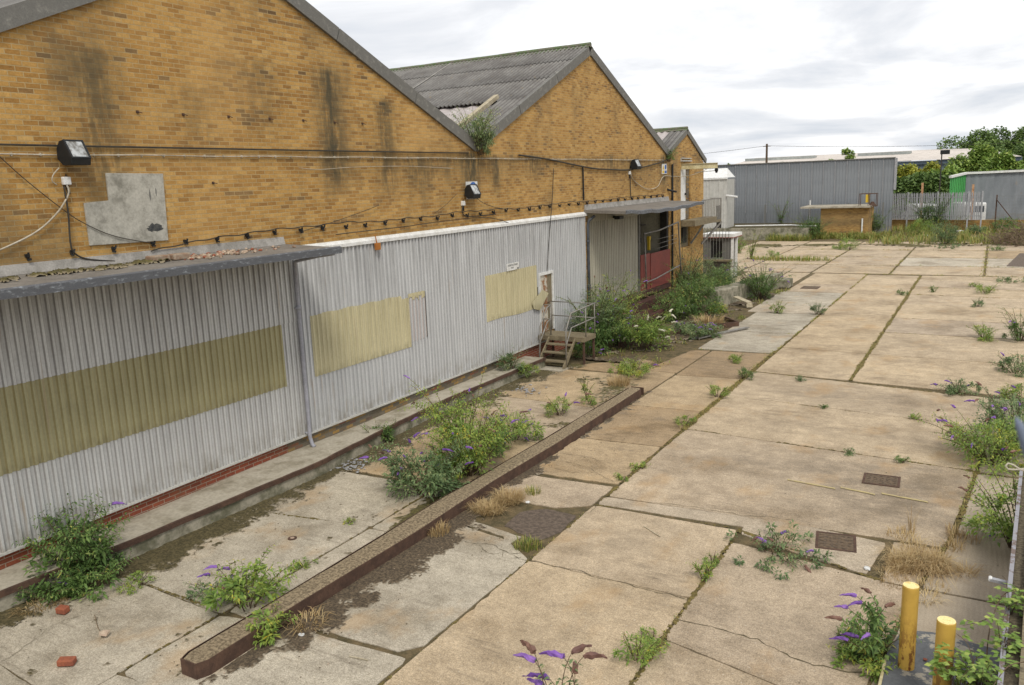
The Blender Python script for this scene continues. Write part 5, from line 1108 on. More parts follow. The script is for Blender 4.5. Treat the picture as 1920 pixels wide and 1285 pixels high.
# ================================================================== PLANTS
def norm(v): return v/np.maximum(np.linalg.norm(v,axis=-1,keepdims=True),1e-9)
def leaf_arrays(P,D,L,W,rg,droop=.25):
    n=len(P); up=np.array([0,0,1.]); S=norm(np.cross(D,up)+rg.normal(0,.25,(n,3))); Nn=norm(np.cross(S,D))
    a=P; tip=P+D*L[:,None]-up*(L*droop)[:,None]; mid=P+D*(L*.45)[:,None]+Nn*(L*.05)[:,None]
    l=mid+S*(W/2)[:,None]-Nn*(W*.12)[:,None]; r=mid-S*(W/2)[:,None]-Nn*(W*.12)[:,None]
    V=np.stack([a,l,tip,r,mid],1).reshape(-1,3); b=np.arange(n)[:,None]*5
    F=np.concatenate([b+np.array([[0,1,4]]),b+np.array([[1,2,4]]),b+np.array([[4,2,3]]),b+np.array([[0,4,3]])]).reshape(-1,3)
    return V,F
def spike(m,P0,d,L,r,rg,n=7,rings=6):
    d=Vector(d).normalized(); pts=[];rr=[]
    for i in range(rings+1):
        t=i/rings; pts.append(Vector(P0)+d*L*t+Vector((0,0,-1))*L*.35*t*t); rr.append(max(.0015,r*(math.sin(math.pi*min(1,.18+t*.82))**.6 if t<1 else .15)*(1-.55*t)*rg.uniform(.75,1.2)))
    b=len(m.v); m.tube(pts,rr,n,tone=float(rg.uniform(.1,.9))); 
    for i in range(b,len(m.v)):
        v=m.v[i]; k=r*.28; m.v[i]=(v[0]+rg.uniform(-k,k),v[1]+rg.uniform(-k,k),v[2]+rg.uniform(-k,k)); m.t[i]=float(np.clip(m.t[i]+rg.uniform(-.3,.3),0,1))
def shrub(base,h,spread,stems,mat='leafd',leaf=.1,flowers=8,fmat='purple',seed=0,label='',name='buddleia_shrub',cat='shrub',group=None,lean=(0,0),node=.05,ell=(1,1),tbias=0.,side=5,droop=.25,spikeL=.17,up=.5,core=.7):
    rg=np.random.default_rng(seed+100); base=np.array(base,float); t=empty(name,tuple(base),label=label,cat=cat,group=group)
    PP=[];DD=[];LL=[];TT=[]; sm=MB(); tips=[]
    def branch(p,az,elv0,elv1,L,r,lv,depth):
        k=max(4,int(L/node)); pts=[p.copy()]; ds=[]; q=p.copy(); wob=rg.normal(0,.25)
        for i in range(k):
            u=i/k; el=elv0+(elv1-elv0)*u**1.4; a=az+wob*u; d=np.array([math.cos(a)*math.cos(el)*ell[0],math.sin(a)*math.cos(el)*ell[1],math.sin(el)]); 
            q=q+d*L/k; 
            if q[2]<base[2]+.02: q[2]=base[2]+.02+rg.random()*.03
            pts.append(q.copy()); ds.append(d)
        for i in range(1,k+1):
            u=i/k
            if depth==0 and u<.22 : continue
            d=ds[i-1]; tb=norm(d); s=norm(np.cross(tb,[0,0,1.])+1e-6); n_=np.cross(s,tb); ph=(i%2)*math.pi/2+rg.normal(0,.3)
            for sg in (0,math.pi):
                if rg.random()<.1: continue
                o=math.cos(ph+sg)*s+math.sin(ph+sg)*n_; dd=norm(tb*.55+o*.9+np.array([0,0,-.1])); sc=(1-.45*u)*rg.uniform(.7,1.2)
                PP.append(pts[i]);DD.append(dd);LL.append(lv*sc);TT.append(np.clip(rg.normal(.42+.2*u+tbias,.2),0,1))
        if rg.random()<.35 or depth==0: sm.tube(pts[::max(1,k//6)]+[pts[-1]],[r*(1-.8*j/len(pts[::max(1,k//6)])) for j in range(len(pts[::max(1,k//6)])+1)],4,cap=False)
        return pts,ds
    for s_ in range(stems):
        az=rg.uniform(0,2*math.pi); out=rg.random()**.6; sl=h*rg.uniform(.65,1.08)*(1+.25*out); e0=math.pi/2-out*.75*min(1.6,spread/h)-.05; e1=e0-rg.uniform(.3,1.1)*out-.1
        st=base+np.array([math.cos(az)*spread*.22*out*ell[0],math.sin(az)*spread*.22*out*ell[1],0])
        az2=math.atan2(math.sin(az)+lean[1],math.cos(az)+lean[0])
        pts,ds=branch(st,az2,max(.15,e0),max(-.5,e1),sl,.008+h*.004,leaf,0); tips.append((pts[-1],ds[-1]))
        for b in range(side):
            i=int(len(pts)*rg.uniform(.2,.9)); p=pts[min(i,len(pts)-1)]; pp,dd_=branch(p,az2+rg.choice([-1,1])*rg.uniform(.5,1.6),rg.uniform(.1,1.0),rg.uniform(-.3,.5),sl*rg.uniform(.18,.42),.004,leaf*.85,1)
            tips.append((pp[-1],dd_[-1]))
    nc=int(np.clip(core*3600*spread*min(h,1.3*spread+.3)/(leaf/.1)**2,120*core,9000))
    if nc:
        K_=int(np.clip(8+24*spread*h,6,48)); hc=min(h,2.6*spread+.3)
        rr=np.sqrt(rg.random(K_))*.85; aa=rg.uniform(0,2*math.pi,K_); cz=hc*(.08+.72*rg.random(K_)**.8)*(1-.55*rr**2)
        cc=np.stack([base[0]+(np.cos(aa)*rr*ell[0]+lean[0]*.4*cz/hc)*spread,base[1]+(np.sin(aa)*rr*ell[1]+lean[1]*.4*cz/hc)*spread,base[2]+cz],1)
        lr=rg.uniform(.08,.27,K_)*min(spread,hc)+leaf*.3; lt=rg.normal(0,.13,K_)
        idx=rg.integers(0,K_,nc); d=norm(rg.normal(0,1,(nc,3))+np.array([0,0,.25])); pos=cc[idx]+d*(lr[idx]*rg.uniform(.25,1.1,nc))[:,None]*np.array([1,1,.8]); 
        pos[:,2]=np.maximum(pos[:,2],base[2]+.015)
        out=norm(np.stack([pos[:,0]-base[0],pos[:,1]-base[1],np.full(nc,.12*h)],1)); dd=norm(d*.6+out*.6+rg.normal(0,.45,(nc,3))+np.array([0,0,.1]))
        PP+=list(pos);DD+=list(dd);LL+=list(leaf*rg.uniform(.55,1.15,nc));TT+=list(np.clip(rg.normal(.42+tbias,.17,nc)+lt[idx],0,1))
    PP=np.array(PP);DD=np.array(DD);LL=np.array(LL);TT=np.array(TT)
    V,F=leaf_arrays(PP,DD,LL,LL*rg.uniform(.30,.44,len(LL)),rg,droop); npmesh('foliage',V,F,np.repeat(TT,5),MA[mat],t)
    if sm.v: sm.build('stem',MA['bark'],t,fix=False)
    order=rg.permutation(len(tips))[:int(flowers*1.1)]
    for j in order:
        p,d=tips[j]; m=MB(); dead=(fmat=='purple' and rg.random()<.33); spike(m,p,(d[0],d[1],d[2]+.1),spikeL*rg.uniform(.7,1.3),spikeL*.15,rg); m.build('flower_spike',MA['deadfl' if dead else fmat],t,fix=False)
    return t
def blades(base,n,h,spread,rg,wd=.006,lean=.6,ell=(1,1)):
    ph=rg.uniform(0,2*math.pi,n); rr=np.sqrt(rg.random(n))*spread; P=np.stack([base[0]+np.cos(ph)*rr*ell[0],base[1]+np.sin(ph)*rr*ell[1],np.full(n,base[2])],1)
    az=ph+rg.normal(0,.8,n); hh=h*rg.uniform(.4,1.15,n); ln=lean*rg.uniform(.2,1.2,n)
    D=np.stack([np.cos(az),np.sin(az),np.zeros(n)],1); S=np.stack([-np.sin(az),np.cos(az),np.zeros(n)],1); up=np.array([0,0,1.])
    m1=P+up*(hh*.6)[:,None]+D*(hh*ln*.35)[:,None]; tp=P+up*(hh*(1-.35*ln))[:,None]+D*(hh*ln)[:,None]; w_=wd*rg.uniform(.6,1.4,n)
    V=np.stack([P-S*w_[:,None],P+S*w_[:,None],m1+S*(w_*.8)[:,None],m1-S*(w_*.8)[:,None],tp],1).reshape(-1,3); b=np.arange(n)[:,None]*5
    F=np.concatenate([b+np.array([[0,1,2]]),b+np.array([[0,2,3]]),b+np.array([[3,2,4]])]).reshape(-1,3)
    return V,F,np.repeat(np.clip(rg.normal(.5,.22,n),0,1),5)
def tuft(base,n,h,spread,mat,seed,label,name='grass_clump',cat='grass clump',lean=.6,ell=(1,1),wd=.005,group=None):
    rg=np.random.default_rng(seed+7); V,F,T=blades(base,n,h,spread,rg,wd,lean,ell); return npmesh(name,V,F,T,MA[mat],label=label,cat=cat,group=group)
def weed(base,h,spread,n,seed,label,mat='leafy',leaf=.055,name='weed',group='small weeds in the slab joints',flowers=0,**k):
    return shrub(base,h,spread,n,mat,leaf=leaf,flowers=flowers,seed=seed,label=label,name=name,cat='weed',group=group,node=k.pop('node',.035),side=2,core=k.pop('core',.55),**k)
g=lambda px,py,z=0.: gz(px,py,z)
# main shrubs
shrub(g(150,1085),1.05,.68,26,'leafd',.13,3,seed=1,label='dense dark green shrub against the ledge at the left edge of the photo',tbias=-.02,ell=(.85,1))
shrub(g(175,1100),.45,.55,14,'leafd',.10,1,seed=2,label='low skirt of the left shrub spilling onto the slab',tbias=.05)
shrub(g(95,1125),.35,.4,8,'leafd',.08,1,seed=3,label='small dark plant left of the big left shrub')
shrub(g(462,1140),.66,.52,12,'leafy',.125,5,seed=4,label='yellow green buddleia growing over the near end of the long kerb',tbias=-.05)
shrub(g(505,1190),.34,.34,8,'leafy',.11,0,seed=5,label='bright low shoots hanging over the kerb side by the near shrub')
shrub(g(395,1125),.3,.35,6,'leafg',.08,1,seed=6,core=.4,label='sparse shoots left of the near kerb shrub')
shrub(g(800,925),.98,.82,28,'leafg',.12,20,seed=7,label='grey green buddleia with many purple spikes, left half of the large kerb clump',lean=(-.4,-.2))
shrub(g(880,888),1.3,.82,30,'leafy',.12,12,seed=8,label='bright yellow green buddleia, middle of the large clump on the kerb',tbias=.0)
shrub(g(868,868),1.7,.5,13,'leafy',.12,6,seed=9,core=.35,label='tall thin buddleia stems rising from the back of the large clump',lean=(-.5,0))
shrub(g(960,826),.7,.7,16,'leafy',.10,10,seed=10,label='spreading buddleia with purple spikes at the right of the large clump')
shrub(g(925,850),.6,.5,12,'leafd',.09,6,seed=11,label='dark shoots between the middle and right parts of the large clump')
shrub(g(712,832),.5,.3,8,'leafd',.08,0,seed=12,label='small green plant rooted at the ledge foot past the downpipe')
shrub(g(625,870),.3,.25,6,'leafd',.07,0,seed=13,label='tiny green plant at the ledge foot beside silvery litter')
shrub((-11.75,19.6,.3),.62,.42,11,'leafg',.08,1,seed=14,label='scrubby yellowing plant growing on the ledge before the steps')
shrub((-11.4,19.9,.12),.35,.35,8,'leafy',.08,0,seed=15,label='yellow shoots draping over the ledge edge before the steps')
weed(g(1052,778),.5,.42,9,16,'small yellow green plant with lilac spikes in the inner strip',flowers=6,group=None,leaf=.06)
weed(g(1100,750),.6,.12,4,17,'single upright leafy stem near the far kerb end',group=None,leaf=.06)
weed(g(1105,757),.2,.25,5,18,'low leafy tuft at the foot of the upright stem',group=None)
shrub(g(1185,705),.62,.75,22,'leafy',.07,2,seed=19,label='rounded yellow green shrub beyond the far end of the long kerb',tbias=.05)
tuft(g(1160,722),260,.32,.3,'dry',20,'brown dry grass at the foot of the yellow green shrub')
shrub(g(1135,655),1.35,1.05,34,'leafd',.12,26,seed=21,label='large dark buddleia full of purple spikes beside the steps')
shrub((-11.35,24.6,.0),2.3,.85,22,'leafg',.12,14,seed=22,label='tall buddleia climbing the cladding by the dark downpipe')
shrub((-11.3,26.3,.3),1.9,.8,18,'leafy',.12,14,seed=23,label='tall thin buddleia in front of the roller shutter')
shrub(g(1160,640),.7,.7,14,'leafd',.08,10,seed=24,label='purple flowered low buddleia right of the steps legs')
shrub(g(1212,655),1.25,.85,22,'leafy',.13,16,'whitefl',spikeL=.24,seed=25,label='white flowered buddleia in the pit right of the steps',tbias=-.12)
shrub(g(1100,668),.5,.5,10,'leafd',.08,4,seed=26,label='dark leaves under the landing of the steps')
for i,(px,py,h,s,n,mt,fl,l) in enumerate(((1262,600,1.25,1.0,20,'leafd',5,'green shrub at the left front of the bay thicket'),(1300,588,1.8,1.25,28,'leafd',6,'tallest dark shrub in the middle of the bay thicket'),(1270,560,2.1,1.1,24,'leafg',3,'grey green shrub by the brick corner in the bay thicket'),(1330,560,1.8,1.3,26,'leafd',4,'dark shrub at the right of the bay thicket by the kiosk'),(1240,575,.9,.7,12,'leafd',1,'small dark shrub next to the red gate'),(1350,545,1.5,1.1,18,'leafg',2,'grey shrub below the barred kiosk'),(1318,632,.6,.7,16,'leafg',12,'low purple flowered shrub on the pit frame'),(1280,625,.45,.6,12,'leafg',8,'low purple flowered shrub left on the pit edge'),(1345,585,.4,.5,10,'leafy',0,'yellowish low shrub before the concrete upstand'))):
    shrub(g(px,py),h,s,n,mt,.125,fl,seed=30+i,label=l,node=.065,tbias=.08)
shrub((XB+.35,35.4,0),2.7,.6,12,'leafg',.09,2,seed=44,label='tall slim shrub climbing the brick between the black pipe and lower door',node=.07,tbias=-.05)
shrub(g(1425,560),1.7,1.0,28,'leafd',.09,16,seed=45,label='round purple flowered shrub in front of the concrete upstand',node=.06)
tuft(g(1330,612),300,.5,.5,'dry',46,'orange dry grass mound by the pit',wd=.012,lean=1.)
weed(g(1457,588),.55,.3,7,47,'small upright weed on the grey slabs near the propped board',group=None,leaf=.07)
weed(g(1532,590),.5,.38,8,48,'bushy weed on the joint between grey and tan slabs',group=None,mat='leafg',leaf=.07)
weed(g(1378,678),.28,.38,9,49,'low weed tuft near the end of the grey slabs',group=None,leaf=.05)
weed(g(1395,710),.32,.3,9,50,'dark green weed tuft at the long joint',group=None,mat='leafd',leaf=.06)
weed(g(1345,745),.35,.32,9,51,'tall weeds with pale tops on the long joint',group=None,leaf=.05)
weed(g(1408,486),1.9,.35,10,52,'tall yellow green weed standing alone beyond the upstand',group=None,leaf=.11,node=.08)
weed(g(1385,475),1.3,.6,10,53,'yellowish weeds right behind the kiosk',group=None,leaf=.1,node=.08)
weed(g(1450,485),.7,.5,7,54,'short weed in the dry strip beyond the upstand',group=None,leaf=.09,node=.08)
tuft(g(1480,488),500,.35,1.5,'grass',55,'strip of dry grass across the far slabs',ell=(1.7,.5),wd=.02)
weed(g(1590,468),1.0,.8,9,56,'bushy weed before the brick hut',group=None,leaf=.1,node=.08)
shrub(g(1772,458),2.0,1.1,16,'leafg',.12,0,seed=57,label='grey green bush in front of the palisade fence',node=.1)
shrub(g(1725,440),1.5,1.3,14,'leafy',.12,0,seed=58,label='low yellow green bush at the palisade foot',node=.1)
shrub((-4.6,81.2,.0),3.1,1.4,26,'leafd',.2,0,seed=59,label='dark ivy bush growing through the palisade fence',node=.12,tbias=-.25)
shrub(g(1640,440),2.2,.9,16,'leafd',.16,0,seed=60,label='green bush between the brick hut and the palisade',node=.1)
shrub(g(1520,448),2.0,1.3,20,'leafd',.14,0,seed=61,label='bush growing over the left corner of the brick hut',node=.1)
shrub((-16.6,76.6,.93),2.2,.35,10,'leafd',.14,0,seed=62,label='climber on the mesh fence before the grey wall',node=.1)
for i,(px,py,h,s,l) in enumerate(((1845,634,.5,.45,'small weed on the right hand slabs with pinkish flowers'),(1832,575,.35,.3,'small weed on the right joint, fifth slab row'),(1690,553,.25,.3,'tiny weed on the fourth slab row'),(1850,550,.5,.5,'weed clump at the right on the third slab row'),(1895,530,.35,.7,'wide low weed clump near the right edge'),(1752,548,.3,.2,'thin weed on the third slab row'),(1828,538,.2,.3,'tiny tuft on the second slab row'),(1592,850,.12,.18,'tiny green tuft on the long transverse joint'),(1690,868,.14,.16,'tiny tuft on the transverse joint above the yellow line'),(1716,786,.14,.14,'tiny tuft near the big right buddleia'),(1500,714,.14,.18,'small tuft on the second transverse joint'),(1545,765,.08,.15,'tiny flat tuft on a transverse joint'),(1575,466,.3,.9,'low weeds along the far joint'),(1780,465,.3,1.2,'spreading weeds before the dead brush heap'),(1870,470,.4,.6,'green weeds in front of the dead brush heap'),(1850,640,.2,.3,'short weed beside the pinkish one'),(1283,796,.22,.3,'weed tuft at the corner of the long joint'),(1200,880,.15,.22,'small green weed on the diagonal joint'),(1160,900,.1,.2,'flat green weed at the slab corner'),(395,980,.1,.1,'tiny yellow weed on the pale slab joint'),(655,980,.08,.12,'tiny weed on the inner slab joint'),(570,1062,.12,.25,'flat green weed beside the kerb'),(258,1100,.2,.3,'green weed at the slab joint by the left shrub'),(1195,1240,.35,.3,'leafy weed in the near longitudinal joint'),(1225,1205,.15,.2,'low weed just above the leafy joint weed'),(1335,1062,.18,.12,'round green cushion in the joint'),(1320,1085,.3,.14,'thin dry stalked weed in the joint'))):
    weed(g(px,py),h,s,max(4,int(5+s*8)),70+i,l,mat=('leafy','leafg','leafd')[i%3 if i<16 else 0],leaf=.05+.03*(py<700),node=.05 if py>600 else .08)
# right hand shrubs
shrub(g(1862,868),1.0,1.0,34,'leafy',.09,26,seed=120,label='big yellow green buddleia with purple spikes at the right edge',tbias=-.02)
shrub((.75,18.6,0),1.15,.95,28,'leafg',.09,20,seed=121,label='back half of the right edge buddleia with purple spikes')
shrub(g(1795,737),.35,.6,14,'leafg',.07,5,seed=122,label='low spreading plant left of the big right buddleia')
shrub((.85,22.0,0),.5,.6,14,'leafy',.08,6,seed=123,label='yellow green weeds above the big right buddleia')
shrub(g(1905,700),.55,.6,14,'leafg',.08,3,seed=124,label='shrub at the right border above the buddleia')
shrub(g(1912,640),.95,.55,16,'leafd',.08,6,seed=125,label='upright shrub at the right border by the slab rows')
shrub((.65,13.3,0),1.1,.7,24,'leafy',.09,12,seed=126,label='purple spiked shrub at the right border above the steel bracket',tbias=-.05,lean=(-.3,0))
shrub(g(1455,1040),.3,1.0,14,'leafg',.09,7,seed=127,core=.35,label='low sprawling buddleia flat on the slab joint',node=.05)
shrub(g(1638,1232),.45,.36,9,'leafd',.11,0,seed=128,label='leafy base of the arching canes left of the bollards',core=.6)
shrub(g(1625,1245),.35,.45,16,'leafy',.08,0,seed=129,label='low yellow green growth at the plinth edge left of the bollards')
def canes(base,tips,label,seed,sl=.2,mat='leafg',leaf=.1,nleaf=14):
    rg=np.random.default_rng(seed); base=np.array(base,float); t=empty('buddleia_shrub',tuple(base),label=label,cat='shrub'); PP=[];DD=[];LL=[];TT=[]; sm=MB()
    for tip,az,dead in tips:
        tip=np.array(tip,float); d=np.array([math.cos(az),math.sin(az),0]); p1=base+(tip-base)*np.array([.1,.1,.55]); p2=tip-d*.22-np.array([0,0,.18]); C_=[]
        for u in np.linspace(0,1,26): C_.append((1-u)**3*base+3*(1-u)**2*u*p1+3*(1-u)*u*u*p2+u**3*tip)
        sm.tube(C_,[.009*(1-.75*i_/26) for i_ in range(26)],5,cap=False)
        for k in range(nleaf):
            u=.35+.62*k/nleaf; q=C_[int(u*25)]; tg=norm(C_[min(25,int(u*25)+1)]-q+1e-6)
            for sg in (0,math.pi):
                a=(k%2)*1.57+sg+rg.normal(0,.3); s_=norm(np.cross(tg,[.1,.2,1.])); n_=np.cross(s_,tg); dd=norm(tg*.5+math.cos(a)*s_+math.sin(a)*n_); PP.append(q);DD.append(dd);LL.append(leaf*rg.uniform(.6,1.1)*(1.15-.5*u));TT.append(np.clip(rg.normal(.5,.2),0,1))
        m=MB(); spike(m,tip,d+np.array([0,0,.25]),sl*rg.uniform(.8,1.15),sl*.14,rg); m.build('flower_spike',MA['deadfl' if dead else 'purple'],t,fix=False)
    PP=np.array(PP);DD=np.array(DD);LL=np.array(LL); V,F=leaf_arrays(PP,DD,LL,LL*.36,rg,.35); npmesh('foliage',V,F,np.repeat(TT,5),MA[mat],t); sm.build('stem',MA['bark'],t,fix=False)
Td=lambda px,py,d=6.0: CAM+ray(px,py)*d
tb=Td(1050,1330); canes((tb[0],tb[1],0),[(Td(1003,1240),3.0,0),(Td(1056,1232),3.2,0),(Td(1030,1273),3.3,0),(Td(1001,1222),2.6,1),(Td(1072,1225),1.2,1),(Td(1094,1232),.6,1),(Td(1020,1290),2.8,0),(Td(1078,1262),2.0,1)],'buddleia tips with purple spikes poking in at the bottom border',131)
tb=gz(1640,1225); canes((tb[0],tb[1],0),[(gz(1606,1118,.95),3.3,0),(gz(1590,1140,.85),3.2,0),(gz(1578,1162,.72),3.2,1),(gz(1610,1195,.5),3.1,0),(gz(1590,1200,.48),3.3,0),(gz(1632,1112,1.0),2.4,1),(gz(1660,1138,.9),1.0,1),(gz(1630,1190,.6),4.2,0),(gz(1615,1130,.9),3.9,0)],'arching canes with drooping purple spikes left of the bollards',132,sl=.18,leaf=.12,nleaf=18,mat='leafd')
def mat_(name,spots,label,mat='dry',seed=1):
    rg=np.random.default_rng(seed); VV=[];FF=[];TT=[];off=0
    for (px,py,n,h,sp,ln) in spots:
        b=g(px,py); V,F,T=blades((b[0],b[1],.0),n,h,sp,rg,.0035,ln); VV.append(V);FF.append(F+off);TT.append(np.clip(T+rg.normal(0,.22),0,1));off+=len(V)
    return npmesh(name,np.concatenate(VV),np.concatenate(FF),np.concatenate(TT),MA[mat],label=label,cat='grass clump')
rs4=random.Random(8)
mat_('grass_clump',[(1735+rs4.gauss(0,34),1062+rs4.gauss(0,16),110,rs4.uniform(.07,.24),rs4.uniform(.1,.24),rs4.uniform(1.,3.2)) for _ in range(26)]+[(1660+20*i_,1075-3*i_,60,.1,.14,2.) for i_ in range(5)],'large mat of dead straw grass right of the square manhole cover',seed=2)
mat_('grass_clump',[(1795+rs4.gauss(0,14),1020+rs4.gauss(0,14),40,rs4.uniform(.15,.3),.14,1.) for _ in range(7)],'taller dead grass stalks beside the straw mat',seed=3)
tuft(g(915,960),500,.22,.28,'dry',134,'left swirl of dry straw grass beside the kerb',lean=1.5,wd=.004,ell=(1,.7))
tuft(g(955,940),600,.24,.25,'dry',135,'right swirl of dry straw grass beside the kerb',lean=1.3,wd=.004)
tuft(g(1000,925),120,.14,.15,'grass',136,'green grass beside the straw swirls')
tuft(g(990,1025),240,.14,.22,'grass',137,'yellowing grass at the corner of the asphalt patch')
tuft(g(820,1000),200,.2,.2,'dry',138,'dry grass wisps along the kerb side')
tuft(g(960,880),160,.25,.18,'dry',139,'dry grass hanging over the kerb')
tuft(g(575,1170),160,.15,.25,'dry',140,'flattened dry stalks by the near kerb shrub',lean=1.6)
tuft(g(90,1130),260,.10,.35,'dry',141,'flattened pale straw at the bottom left slab edge',lean=1.8,ell=(.7,1.3))
tuft(g(1690,1005),90,.14,.22,'dry',142,'thin dry stalks beside the manhole surround',lean=1.2)
tuft(g(1709,1000),12,.5,.04,'dry',143,'tall thin dead stalks above the straw mat',lean=.3)
# tall dead stalks right of plinth shrub
# bramble
def bramble(paths,label,seed):
    rg=np.random.default_rng(seed); t=empty('bramble',tuple(paths[0][0][0]),label=label,cat='bramble'); sm=MB(); PP=[];DD=[];LL=[];TT=[]
    for pts,r in paths:
        P=[np.array(p,float) for p in pts]; Q=[]
        for i in range(len(P)-1):
            p0=P[max(i-1,0)];p1=P[i];p2=P[i+1];p3=P[min(i+2,len(P)-1)]
            for u in np.linspace(0,1,7,endpoint=False): Q.append(.5*((2*p1)+(-p0+p2)*u+(2*p0-5*p1+4*p2-p3)*u*u+(-p0+3*p1-3*p2+p3)*u**3))
        Q.append(P[-1]); sm.tube(Q,[r*(1-.5*i/len(Q)) for i in range(len(Q))],6)
        for q in Q[2::2]:
            if rg.random()<.75:
                a=rg.uniform(0,2*math.pi); pet=np.array([math.cos(a),math.sin(a),rg.uniform(-.1,.5)]); c=q+pet*rg.uniform(.03,.08)
                for k in (-1.1,0,1.1):
                    d=norm(np.array([math.cos(a+k),math.sin(a+k),rg.uniform(-.2,.3)])); PP.append(c);DD.append(d);LL.append(rg.uniform(.045,.08));TT.append(np.clip(rg.normal(.5,.2),0,1))
    sm.build('stem',MA['bark'],t,smooth=True,fix=False); PP=np.array(PP);DD=np.array(DD);LL=np.array(LL)
    V,F=leaf_arrays(PP,DD,LL,LL*.75,rg,.1); npmesh('foliage',V,F,np.repeat(TT,5),MA['treel'],t)
Pz=lambda px,py,z: gz(px,py,z)
bramble([([Pz(1850,1300,.6),Pz(1850,1235,.8),Pz(1856,1180,1.),Pz(1873,1128,1.15),Pz(1895,1108,1.25),Pz(1930,1105,1.3)],.008),([Pz(1862,1155,1.05),Pz(1835,1167,.95),Pz(1805,1173,.85)],.004),
 ([Pz(1890,1150,1.1),Pz(1885,1190,1.05),Pz(1880,1230,1.0)],.004),([Pz(1930,1240,1.2),Pz(1890,1250,1.15),Pz(1860,1290,1.1)],.006),([Pz(1910,1128,1.2),Pz(1890,1140,1.1),Pz(1880,1160,1.1)],.004)],'arching purple bramble stem with small leaves over the right wall edge',5)
for k,(px,py,z,n,s) in enumerate(((1840,1262,.8,46,.34),(1895,1130,1.1,14,.16),(1800,1275,.7,26,.26),(1882,1200,1.05,12,.14))):
    rg=np.random.default_rng(300+k); c=Pz(px,py,z); ps=[]
    for i in range(n//2):
        a=rg.uniform(0,6.28); e=c+np.array([math.cos(a)*s,math.sin(a)*s,rg.uniform(-.15,.25)]); ps.append(([c+np.array([0,0,-.2]),c+(e-c)*.5+np.array([0,0,.06]),e],.004))
    bramble(ps,('dense bramble leaves hiding the foot of the nearer bollard','small bramble cluster at the peeling wall edge below the bracket','loose bramble leaves left of the dense bramble','sparse bramble leaves halfway along the peeling wall edge')[k],310+k)
# roof valley plants
shrub((XB+.02,18.95,6.55),1.05,.55,20,'leafg',.10,0,seed=150,label='bushy plant rooted in the valley between the first two gables',name='gutter_plant',tbias=.25)
shrub((XB+.1,19.1,6.35),.75,.35,10,'leafg',.09,0,seed=151,label='trailing shoots hanging below the first valley plant',name='gutter_plant',tbias=.15,droop=.9)
shrub((XB+.08,34.1,6.2),.6,.3,8,'leafd',.09,0,seed=152,label='dark small plant in the valley between second and third gables',name='gutter_plant')
# joint growth
rgj=np.random.default_rng(77); VV=[];FF=[];TT=[]; off=0
def jline(a,b,dens,h,wd=.004,clump=.5,w_=.03):
    global off
    a=np.array(a,float);b=np.array(b,float);L=np.linalg.norm(b-a); k=int(L*dens)
    for _ in range(k):
        t=rgj.random(); p=a+(b-a)*t
        if vnoise(np.array([p[0]*1.]),np.array([p[1]]),.7,int(clump*10))[0]<clump: continue
        n=int(rgj.integers(3,9)); V,F,T=blades((p[0],p[1],-.02),n,h*rgj.uniform(.4,1.2),w_,rgj,wd,.9)
        VV.append(V);FF.append(F+off);TT.append(np.clip(T+.18,0,1)); off+=len(V)
for a,b,d,h,c,w_ in (((-5.7,9.8),(-5.7,12.2),12,.05,.35,.03),((-5.7,5),(-5.7,9.8),6,.03,.5,.02),((-5.65,12.8),(-5.65,16.8),8,.06,.4,.03),((-5.68,16.8),(-5.72,26),26,.10,.2,.08),((-5.66,26),(-5.6,47),14,.09,.35,.05),((-3.18,5),(-3.18,12.2),16,.06,.35,.035),((-3.03,22.9),(-3.03,47),30,.07,.15,.06),
    ((-5.6,22.95),(-.3,22.2),9,.05,.45,.02),((-5.6,20.15),(-.2,19.6),7,.04,.5,.02),((-5.6,17.05),(.05,16.6),12,.045,.35,.02),((-3.,30.3),(.5,30.15),9,.06,.45,.03),((-3,36.9),(1.1,36.9),7,.06,.5,.03),((-3,39.9),(1.1,39.6),7,.07,.5,.04),((-3,42.6),(1.1,42),6,.07,.5,.04),((-3,45.1),(1.1,44.8),6,.07,.5,.04),((-5.6,26.6),(-3,26.5),5,.05,.5,.02),((-5.6,33.4),(-3,33.7),6,.05,.5,.02),
    ((-3.15,12.2),(-1.,11.4),10,.06,.4,.05),((-5.7,12.4),(-3.2,12.2),5,.03,.5,.02),((-8.68,4.9),(-5.75,4.9),6,.04,.5,.03),((-8.6,6.65),(-10.9,6.7),12,.06,.4,.04),((-8.7,6.6),(-8.7,9.7),6,.05,.5,.03),((-8.2,25.5),(-5.7,25.5),8,.08,.4,.05),((-8,29),(-5.7,29),8,.08,.45,.05),((-.83,9.2),(-.55,11.4),16,.07,.3,.05),((-.55,11.4),(-.19,13.5),20,.07,.3,.05),((-.19,13.5),(.05,16.6),24,.08,.2,.06),((-5.9,47.3),(6,47.5),8,.12,.4,.1),((-12,51.6),(6,51.8),5,.14,.45,.12),((-12,56.5),(6,56.7),4,.15,.45,.12),((-12.,61.5),(6,61.8),5,.2,.45,.2),((-4.6,47),(-4.6,66),4,.15,.45,.1),((-8.6,47),(-8.6,66),4,.15,.45,.1),((-.2,47),(-.2,64),5,.2,.4,.15)):
    jline(a,b,d,h,w_=w_,clump=c,wd=.004 if a[1]<25 else .008)
npmesh('joint_grass',np.concatenate(VV),np.concatenate(FF),np.concatenate(TT),MA['grass'],kind='stuff')
